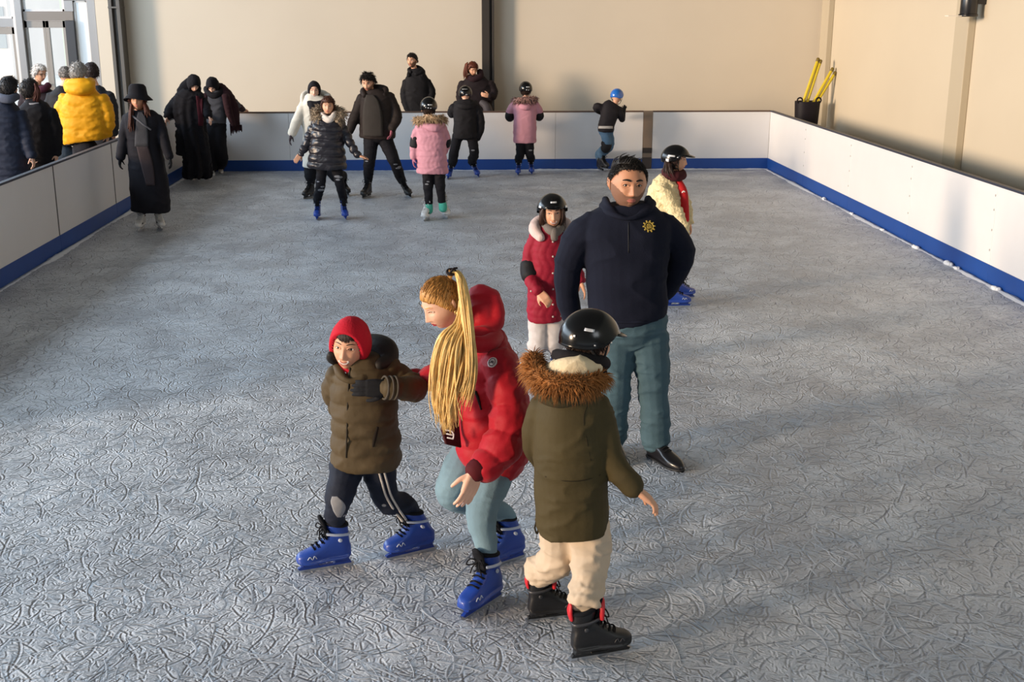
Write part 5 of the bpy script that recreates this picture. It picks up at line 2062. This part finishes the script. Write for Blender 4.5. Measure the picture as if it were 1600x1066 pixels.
# blue helmet
p = Person('small child in blue helmet and dark jacket leaning along the far board', (940, 266), Y=19.35, skin='mid', hair='1c1512')
e1 = p.skate('black', (928, 262), (948, 271), .95, zt=.0, z=.02)
e2 = p.skate('black', (934, 262), (953, 266), .9, z=.06)
dj = cloth('denim_blue', '4a6680', .85, var=.15)
lg = p.legs(dj, [([(945, 206, 0, .085), (948, 227, -.05, .075), (940, 246, 0, .065)], e1), ([(950, 206, .06, .085), (953, 228, .08, .07), (946, 246, .1, .06)], e2)], (947, 203, 0, .115), ankle=.07)
pad(p, 'knee_pad', [(946, 222, -.05, .08), (948, 228, -.06, .084), (945, 234, -.04, .078)])
jk = p.garment('jacket', cloth('jacket_dark_kid', '1a171c', .75), [(206, 934, 958, .14), (200, 934, 959, .145), (188, 937, 963, .14), (176, 938, 967, .13), (167, 941, 969, .11), (160, 950, 968, .07)],
               [[(943, 170, 0, .06), (933, 166, -.02, .056), (932, 172, .1, .05), (940, 176, .2, .045)], [(966, 170, 0, .06), (970, 180, -.02, .058), (972, 186, .1, .052), (974, 174, .2, .045)]], wr=.006)
p.patch('hem_band', jk, [(197, 936, 957), (201, 935, 957)], cloth('band_white', 'a9a4a0', .8), .004, 8, .006)
p.head(964, 151, 0, .212, yaw=150, pitch=10, roll=-4, child=.4, neck=(960, 166, 0))
p.helmet(mat('helmet_blue', '1e62b8', .25, coat=.4), size=1.12, ear=.1)
p.hand(974, 174, .2, (976, 168, .28), n=(0, -1, 0), side=-1, s=.85, glove=GLV)
p.hand(940, 176, .2, (946, 178, .3), n=(0, 0, -1), side=-1, s=.85, glove=GLV)
p.finish()

# woman with bucket hat
p = Person('woman in black bucket hat and long black coat skating beside the left board', (235, 361), skin='tan', hair='4a2416', vox=.011)
e1 = p.skate('white', (228, 355), (213, 364), 1.0)
e2 = p.skate('white', (244, 352), (257, 363), 1.0)
p.legs(cloth('trousers_brown', '3a3133', .85), [([(221, 240, .03, .09), (222, 285, .04, .08)], e1), ([(238, 240, .03, .09), (243, 285, .04, .08)], e2)], (229, 228, 0.03, .12), ankle=.085)
blc = cloth('coat_black', '14131a', .85)


def open_coat(mb):
    pass


jk = p.garment('coat', blc, [(330, 206, 265, .19, .05), (315, 205, 265, .19, .05), (285, 203, 262, .18, .05), (250, 201, 256, .17, .04), (225, 200, 250, .155, .03), (205, 197, 250, .15, .02), (188, 194, 251, .145, .0), (178, 197, 247, .12), (172, 205, 238, .08)],
               [[(200, 184, 0, .068), (195, 205, .0, .066), (191, 228, -.02, .060), (188, 247, -.04, .058)], [(246, 184, 0, .068), (253, 205, .0, .064), (259, 228, -.03, .060), (265, 246, -.05, .056)]], wr=.007)
p.patch('sweater', jk, [(176, 216, 222), (186, 214, 228), (205, 212, 231), (229, 211, 232)], cloth('sweater_grey', '3c3c40', .9, bump=.7), .008, 8, .012)
p.patch('trousers_front', jk, [(227, 213, 231), (248, 218, 237), (272, 224, 241), (290, 229, 242)], cloth('trousers_taupe', '332a2c', .85), .006, 8, .012)
mb = MB()
mb.tube(p.on(jk, [(204, 180), (214, 186), (224, 194), (235, 202)], .01), .012, 8, 4)
p.put('bag_strap', mb, cloth('strap_grey', '5a5a60', .7))
hd = p.head(215.5, 157, -.02, .235, yaw=2, pitch=-4, neck=(217, 176, .02))
p.hair_cap(.018, (-.95, -.9, -.8, -.2, .4, .5))
p.strands([[(207, 158, -.06), (203, 172, -.1), (202, 190, -.14), (202, 202, -.15)], [(206, 158, -.05), (205, 172, -.11), (204, 190, -.15), (203, 205, -.16)]], 22, .009, 'braid', None, .012)
p.strands([[(224, 158, -.06), (228, 170, -.1), (230, 182, -.13)], [(226, 158, -.03), (231, 170, -.08), (234, 180, -.12)]], 26, .009, 'hair', None, .012)
mb = MB()
th = np.arange(32) * 2 * math.pi / 32
rows = []
for r, z in ((.02, .165), (.075, .160), (.098, .135), (.106, .08), (.112, .045), (.118, .038), (.165, -.015), (.168, -.022), (.160, -.020), (.112, .025), (.100, .05)):
    k = 1.0 + (.0 if r < .13 else .02) * np.sin(3 * th)
    rows.append(hd.W(np.stack([r * np.cos(th) * .98 * k, r * np.sin(th) * 1.08 + .012, np.full(32, z + .022) + .10 * -np.sin(th) * r + (.012 * np.sin(2 * th) if r > .13 else 0)], 1)))
mb.rings(rows)
p.put('bucket_hat', mb, cloth('hat_black', '131217', .9))
p.hand(188, 247, -.04, (187, 260, -.05), n=(1, 0, 0), side=-1, glove=GLV, s=.9)
p.hand(265, 246, -.05, (268, 260, -.07), n=(-1, 0, 0), side=1, glove=GLV, s=.9)
p.finish()

# two women bent over by the far left corner
p = Person('woman in long black robe and veil bending her head by the far left corner', (308, 280), skin='fair', hair='121014', Y=18.3)
e1 = p.skate('white', (303, 276), (299, 284), .95, shoe=True)
e2 = p.skate('white', (325, 275), (329, 283), .95, shoe=True)
p.legs(bt, [([(300, 225, 0, .09), (301, 250, 0, .08)], e1), ([(318, 225, 0, .09), (322, 250, 0, .08)], e2)], (309, 215, 0, .14), ankle=.075)
rob = cloth('robe_black', '100f15', .9)
jk = p.garment('robe', rob, [(275, 289, 329, .2), (262, 289, 328, .2), (240, 288, 325, .19), (215, 282, 322, .18), (190, 274, 321, .175), (170, 270, 321, .165), (155, 274, 320, .15), (143, 286, 316, .10)],
               [[(278, 158, 0, .085), (267, 170, -.02, .085), (263, 183, -.08, .07)], [(316, 158, 0, .08), (322, 170, -.1, .07), (326, 182, -.18, .06)], [(284, 205, -.05, .09), (283, 225, -.05, .09), (281, 240, -.04, .06)]], wr=.014, fold=(.035, 9))
p.hand(263, 183, -.08, (259, 190, -.12), n=(1, 0, 0), side=-1, s=.9)
p.hand(326, 182, -.18, (330, 190, -.22), n=(-1, 0, 0), side=1, s=.9)
p.head(303, 131, -.06, .225, yaw=24, pitch=42, neck=(301, 150, .05))
p.wrap('veil', rob, t=.024, w=.052, ht=.074, cz=-.022, bottom=-.99, wr=.006, back=.02)
p.garment('veil_drape', rob, None, [[(282, 145, .03, .07), (292, 134, .06, .09), (302, 130, .05, .085), (310, 140, .0, .06)], [(284, 150, .0, .1), (300, 152, .0, .12), (314, 152, -.02, .08)]], body=False, wr=.008)
p.patch('scarf', jk, [(150, 306, 316), (162, 307, 317), (178, 309, 317), (196, 310, 316)], cloth('scarf_red', '3d111c', .9), .012, 6, .02)
p.finish()

p = Person('woman in dark headscarf with fringed maroon shawl holding the far board', (343, 265), Y=19.4, skin='fair', hair='121014')
e1 = p.skate('white', (331, 270), (333, 277), .95, shoe=True)
e2 = p.skate('white', (344, 266), (346, 273), .95, shoe=True)
p.legs(bt, [([(332, 195, 0, .11), (332, 225, 0, .105), (331, 250, 0, .10)], e1), ([(343, 195, 0, .11), (344, 225, 0, .105), (346, 248, 0, .11)], e2)], (337, 190, 0, .145), ankle=.09)
shw = cloth('shawl_maroon', '2b161c', .9, bump=.6)
jk = p.garment('sweater', cloth('sweater_slate', '45464c', .9), [(192, 322, 353, .14), (178, 321, 354, .145), (162, 320, 355, .14), (150, 321, 353, .13), (141, 327, 347, .09)],
               [[(324, 152, 0, .07), (320, 165, -.08, .06), (324, 178, -.15, .05)], [(350, 152, 0, .075), (362, 158, .05, .07), (372, 166, .25, .058), (380, 171, .5, .045)]], wr=.008)
p.garment('shawl', shw, None, [[(323, 145, .08, .07), (340, 138, .10, .09), (352, 146, .04, .09), (362, 160, .04, .085), (368, 178, .02, .07), (371, 194, .0, .045)],
                               [(352, 150, -.08, .06), (356, 170, -.09, .06), (362, 188, -.08, .05), (366, 198, -.06, .035)], [(360, 158, .08, .06), (372, 166, .24, .065), (378, 171, .4, .045)], [(322, 148, -.06, .06), (319, 165, -.1, .055), (318, 180, -.1, .04)]], body=False, wr=.010)
mb = MB()
for i in range(9):
    x = 360 + i * 2.1
    mb.tube([p.P(x, 194 + i * .2, -.05 + .01 * i), p.P(x + .6, 203, -.05 + .01 * i), p.P(x + rng.uniform(-1, 1.5), 210 - i * .7 + rng.uniform(-2, 2), -.05 + .01 * i)], [.014, .012, .006], 6, 3)
p.put('fringe', mb, shw)
p.hand(380, 171, .5, (386, 172.5, .62), n=(0, 0, -1), side=-1, s=.9)
p.hand(324, 178, -.15, (328, 186, -.2), n=(1, 0, 0), side=-1, s=.9)
p.head(332, 134, -.06, .225, yaw=-8, pitch=42, neck=(337, 148, .04))
p.wrap('headscarf', rob, t=.022, w=.052, ht=.076, cz=-.022, bottom=-.99, wr=.006, back=.02)
p.garment('scarf', cloth('headscarf_black', '131217', .9), None, [[(322, 138, .02, .05), (327, 147, -.08, .05), (336, 150, -.10, .055), (344, 146, -.03, .06), (346, 138, .05, .06)]], body=False, wr=.006)
p.finish()
# ------------------------------------------------------------------ people behind the boards
SPEC = 'spectators behind the boards'


def spectator(label, px, Y, jm, rings, tubes, tm, hipx, hipy, face, skin='fair', hair='2a1c16', shoe_yaw=0., quilt=None, wr=.008, group=SPEC, tr=.105):
    c = at(px, 200, Y)
    p = Person(label, (px, 300), z0=FLZ, Y=Y, group=group, skin=skin, hair=hair)
    p.o = A([c[0], Y, FLZ])
    p.root.location = tuple(p.o)
    hp = p.P(hipx, hipy, 0)
    yw = math.radians(shoe_yaw)
    f = A([math.sin(yw), -math.cos(yw), 0])
    l = A([math.cos(yw), math.sin(yw), 0])
    lg = []
    for sx in (-1, 1):
        foot = A([hp[0], hp[1], FLZ]) + l * sx * .11
        R = Matrix(((f[0], l[0] * -1, 0), (f[1], l[1] * -1, 0), (0, 0, 1)))
        base = None
        for nm, me in shoe_data('black'):
            o = bpy.data.objects.new('shoe' if base is None else nm, me)
            COL.objects.link(o)
            if base is None:
                base = o
                o.parent = p.root
                o.matrix_local = Matrix.Translation(Vector(foot + f * .06 - p.o)) @ Matrix(((f[0], -l[0], 0), (f[1], -l[1], 0), (0, 0, 1))).to_4x4()
            else:
                o.parent = base
        a = foot + A([0, 0, .10])
        k = foot * .5 + (hp + l * sx * .09) * .5 + f * .03
        lg.append((A([hp + l * sx * .09, k, a]), A([tr, tr * .78, tr * .68])))
    mb = MB()
    mb.ell(hp, (.165, .13, .15), 18)
    for P, R in lg:
        mb.tube(P, R, 12, 5)
        p.bd.tube(P, R * .68, 8, 3)
    p.bd.ell(hp, (.13, .10, .12), 12)
    me = solid(mb, .014, 2)
    co, no = get_co(me), get_no(me)
    set_co(me, co + no * (.007 * wob(co * A([1, 1, 2.2]), 9, rng.randrange(999)))[:, None])
    p.put_me('trousers', me, tm)
    p.jk = p.garment('jacket', jm, rings, tubes, quilt=quilt, wr=wr)
    p.head(*face[0], **face[1])
    return p


dkt = cloth('trousers_dark', '1d1d24', .85)

# man by the far board
p = spectator('man in black hooded jacket standing alone behind the far board, hands in pockets', 655, 20.85, cloth('jacket_black', '131216', .8),
              [(190, 634, 674, .15), (178, 633, 674, .15), (160, 633, 672, .145), (142, 632, 672, .14), (128, 632, 671, .13), (119, 635, 667, .11), (112, 639, 662, .085), (107, 641, 659, .07)],
              [[(636, 128, 0, .078), (632, 145, .0, .076), (634, 162, -.04, .07), (640, 176, -.09, .05)], [(667, 128, 0, .08), (674, 143, .0, .078), (672, 157, -.06, .07), (664, 170, -.12, .055)]],
              dkt, 654, 196, ((644, 95, -.02), dict(hs=.235, yaw=-24, pitch=2, neck=(650, 116, .02), beard=True, brow_t=.004)), skin='mid', hair='1c1512')
p.hair_cap(.014, (-.3, -.2, 0., .2, .45, .55))
p.hood_down('hood', cloth('jacket_black', '131216'), [(638, 118, -.1, .035), (641, 113, .0, .042), (652, 109, .09, .05), (661, 112, .04, .045), (659, 119, -.08, .035)])
p.hood_down('collar', cloth('jacket_black', '131216'), [(642, 113, -.08, .03), (639, 109, 0, .034), (650, 105, .08, .04), (660, 109, .0, .034), (657, 114, -.07, .03), (649, 116, -.10, .03)])
p.hand(640, 176, -.09, (646, 182, -.12), n=(1, 0, 0), side=-1)
p.hand(664, 170, -.12, (658, 176, -.16), n=(-1, 0, 0), side=1)
p.finish()

# woman by the column
p = spectator('woman with reddish hair in dark coat behind the far board beside the brown column', 745, 20.8, cloth('coat_dark_brown', '1d1519', .8),
              [(192, 722, 768, .15), (178, 720, 770, .155), (160, 719, 770, .15), (145, 718, 770, .145), (132, 720, 768, .13), (124, 726, 762, .10), (117, 734, 754, .07)],
              [[(723, 130, 0, .078), (719, 148, -.02, .075), (722, 164, -.1, .065), (730, 172, -.18, .05)], [(765, 130, 0, .08), (771, 142, -.02, .078), (770, 152, -.12, .066), (764, 150, -.2, .05)]],
              dkt, 745, 198, ((738, 108, -.04), dict(hs=.225, yaw=26, pitch=22, neck=(743, 122, .02))), skin='mid', hair='5a2a18')
p.hair_cap(.020, (-.9, -.85, -.7, -.1, .4, .52), noise=.006)
p.strands([[(727, 100, -.03), (725, 112, -.05), (726, 124, -.07)], [(731, 97, -.08), (729, 110, -.1), (731, 121, -.11)]], 40, .008, 'hair', None, .012)
p.hood_down('scarf', cloth('scarf_dark', '2b1a20', .9), [(732, 120, -.06, .05), (740, 124, -.1, .055), (750, 120, -.05, .06), (750, 112, .06, .06)])
p.hand(764, 150, -.2, (755, 148, -.22), n=(0, 1, 0), side=-1, s=.95)
p.hand(730, 172, -.18, (738, 174, -.2), n=(0, 0, -1), side=-1, s=.95)
mb = MB()
mb.tube(*p.L([(752, 160, -.22, .05), (760, 166, -.24, .075), (764, 178, -.24, .08)]), 12, 3)
p.put('shoulder_bag', mb, cloth('bag_grey', '4a4548', .6))
p.finish()

# group at the left, seen from behind
p = spectator('person in yellow hooded puffer jacket with grey hair, seen from behind at left board', 130, 16.6, cloth('jacket_yellow', 'dc9c14', .6, var=.05),
              [(221, 100, 168, .17), (214, 96, 169, .18), (200, 94, 169, .18), (182, 93, 168, .175), (165, 95, 165, .17), (152, 99, 161, .15), (143, 107, 152, .12), (136, 113, 144, .085)],
              [[(103, 152, 0, .092), (95, 172, .0, .092), (92, 192, .0, .085), (97, 212, -.02, .066)], [(158, 152, 0, .095), (167, 172, .0, .092), (170, 192, -.0, .085), (168, 210, .05, .066)]],
              dkt, 135, 232, ((123, 114, .0), dict(hs=.24, yaw=165, pitch=4, neck=(125, 138, 0))), hair='8a8682', shoe_yaw=180, quilt=(.16, .016, .13), wr=.008)
p.hair_cap(.026, (-.55, -.45, -.2, .05, .45, .55), noise=.008)
p.garment('hood', cloth('jacket_yellow', 'dc9c14'), None, [[(107, 128, .05, .05), (108, 138, -.10, .07), (124, 140, -.16, .085), (140, 136, -.10, .075), (142, 126, .05, .055)], [(110, 128, -.06, .05), (124, 128, -.1, .06), (139, 127, -.06, .05)]], body=False, wr=.008)
p.hand(97, 212, -.02, (103, 226, -.04), n=(1, 0, 0), side=1, s=1.)
p.hand(168, 210, .05, (168, 222, .07), n=(-1, 0, 0), side=-1, s=1.)
p.finish()

p = spectator('person in dark grey coat half hidden behind the yellow jacket', 158, 17.3, cloth('coat_slate', '2b2e36', .8),
              [(235, 128, 178, .16), (210, 128, 178, .165), (185, 127, 177, .16), (165, 128, 175, .155), (150, 130, 171, .14), (140, 135, 164, .11), (133, 141, 156, .075)],
              [[(168, 148, 0, .09), (175, 168, .0, .088), (177, 190, .0, .08), (178, 210, -.02, .06)], [(133, 148, 0, .085), (129, 168, .05, .08), (131, 188, .1, .07)]],
              dkt, 155, 240, ((143, 113, .0), dict(hs=.235, yaw=200, pitch=5, neck=(148, 134, 0))), hair='241a1c', shoe_yaw=190)
p.hair_cap(.022, (-.7, -.6, -.35, .0, .45, .55))
p.hand(178, 210, -.02, (178, 222, -.02), n=(-1, 0, 0), side=-1)
p.hand(131, 188, .1, (136, 198, .14), n=(1, 0, 0), side=1)
p.finish()

p = spectator('older man with short grey hair in black jacket left of the yellow jacket', 97, 17.6, cloth('jacket_black2', '1a1a1e', .75),
              [(225, 72, 122, .16), (205, 72, 122, .165), (185, 73, 122, .16), (165, 75, 122, .155), (150, 79, 120, .14), (141, 86, 114, .11), (134, 93, 108, .075)],
              [[(83, 150, 0, .088), (77, 168, -.03, .086), (73, 185, -.12, .075), (70, 180, -.22, .055)], [(116, 150, 0, .088), (122, 170, .0, .085), (123, 190, .0, .075)]],
              cloth('jeans_dark', '3b4652', .85), 98, 238, ((102, 118, .0), dict(hs=.235, yaw=-152, pitch=6, neck=(100, 136, 0))), skin='mid', hair='76706c', shoe_yaw=190)
p.hair_cap(.009, (-.3, -.25, -.05, .3, .6, .7), noise=.003)
p.hand(70, 180, -.22, (66, 172, -.26), n=(1, 0, 0), side=1)
p.hand(123, 190, .0, (124, 202, .0), n=(-1, 0, 0), side=-1)
p.finish()

p = spectator('older man with white hair and glasses in maroon scarf by the glass door', 60, 18.3, cloth('coat_maroon', '241a20', .8),
              [(225, 36, 90, .16), (200, 36, 90, .165), (178, 37, 89, .16), (160, 38, 88, .155), (148, 41, 85, .14), (139, 46, 79, .11), (132, 53, 72, .075)],
              [[(42, 147, 0, .085), (36, 165, .0, .08), (35, 185, .0, .07)], [(83, 147, 0, .085), (88, 163, -.05, .08), (88, 180, -.12, .07)]],
              dkt, 62, 235, ((62, 115, .0), dict(hs=.24, yaw=58, pitch=14, neck=(58, 133, 0))), skin='mid', hair='cfcac6', shoe_yaw=60)
p.hair_cap(.018, (-.6, -.5, -.25, .05, .50, .60), noise=.006, ln=.035, mess=.5)
mb = MB()
hd = p.h
for sx in (-1, 1):
    c_ = hd.surf(sx * .031, .006, .012)
    mb.tube(hd.W([c_ + A([.021 * math.cos(t), 0, .016 * math.sin(t)]) for t in np.linspace(0, 6.5, 16)]), .0025, 6, 1)
    mb.tube(hd.W([c_ + A([sx * .021, 0, .004]), A([sx * .078, -.03, .008]), A([sx * .080, .012, .006])]), .0025, 6, 2)
mb.tube(hd.W([hd.surf(-.011, .009, .013), hd.surf(.011, .009, .013)]), .0025, 6, 1)
p.put('glasses', mb, mat('glasses_dark', '2a2624', .3))
p.hood_down('scarf', cloth('scarf_wine', '4a2030', .9), [(49, 136, .0, .05), (56, 140, -.12, .055), (68, 139, -.12, .055), (76, 133, .0, .05)])
p.hand(35, 185, .0, (35, 198, .0), n=(1, 0, 0), side=1)
p.hand(88, 180, -.12, (84, 186, -.2), n=(-1, 0, 0), side=-1)
p.finish()

p = spectator('person in black coat with brown hair, standing between navy jacket and yellow jacket', 55, 15.6, cloth('coat_black_left', '15151b', .85),
              [(262, 22, 88, .18), (240, 22, 87, .185), (215, 24, 86, .18), (195, 26, 84, .175), (178, 27, 82, .165), (167, 30, 77, .14), (160, 37, 68, .10), (154, 44, 60, .075)],
              [[(32, 175, 0, .09), (27, 198, .0, .09), (33, 222, -.06, .08), (46, 243, -.14, .06)], [(78, 175, 0, .09), (86, 198, .0, .088), (88, 222, .0, .08), (88, 240, -.02, .062)]],
              dkt, 55, 262, ((47, 141, .0), dict(hs=.235, yaw=140, pitch=4, neck=(50, 160, 0))), hair='1c1716', shoe_yaw=170)
p.hair_cap(.026, (-.85, -.8, -.6, -.1, .42, .55), noise=.006)
p.strands([[(58, 132, -.02), (61, 145, -.04), (58, 158, -.06)], [(54, 130, -.08), (57, 145, -.1), (54, 158, -.1)]], 40, .009, 'hair', cloth('hair_auburn', '4a2620', .55), .014)
mb = MB()
mb.tube(*p.L([(40, 160, -.04, .02), (48, 163, -.10, .018), (60, 162, -.08, .018)]), 8, 3)
p.put('collar_edge', mb, cloth('collar_light', '8c8a8e', .9))
p.hand(46, 243, -.14, (53, 254, -.18), n=(0, 0, 1), side=1)
p.hand(88, 240, -.02, (88, 253, -.02), n=(-1, 0, 0), side=-1)
p.finish()

p = spectator('person in navy quilted jacket with black hair at the left edge, back turned', 5, 15.0, cloth('jacket_navy', '1c2233', .7),
              [(285, -26, 46, .18), (262, -28, 44, .19), (235, -28, 42, .185), (205, -27, 38, .18), (182, -25, 35, .17), (168, -20, 31, .15), (159, -10, 24, .12), (152, -2, 20, .09)],
              [[(-20, 176, 0, .09), (-28, 200, .0, .09), (-30, 225, -.0, .08), (-28, 248, -.04, .062)], [(30, 178, 0, .09), (38, 202, .0, .09), (44, 226, -.04, .08), (50, 245, -.08, .06)]],
              dkt, 8, 290, ((15, 138, .0), dict(hs=.24, yaw=158, pitch=2, neck=(10, 160, 0))), hair='131114', shoe_yaw=175, quilt=(.09, .010, .09))
p.hair_cap(.026, (-.62, -.5, -.25, .05, .45, .55), noise=.006)
p.hood_down('collar', cloth('collar_grey', '4a4e5c', .9), [(-2, 150, .0, .05), (4, 154, -.12, .055), (16, 155, -.13, .055), (26, 150, -.02, .05)])
p.hand(50, 245, -.08, (53, 257, -.1), n=(-1, 0, 0), side=-1)
p.hand(-28, 248, -.04, (-28, 260, -.04), n=(1, 0, 0), side=1)
p.finish()
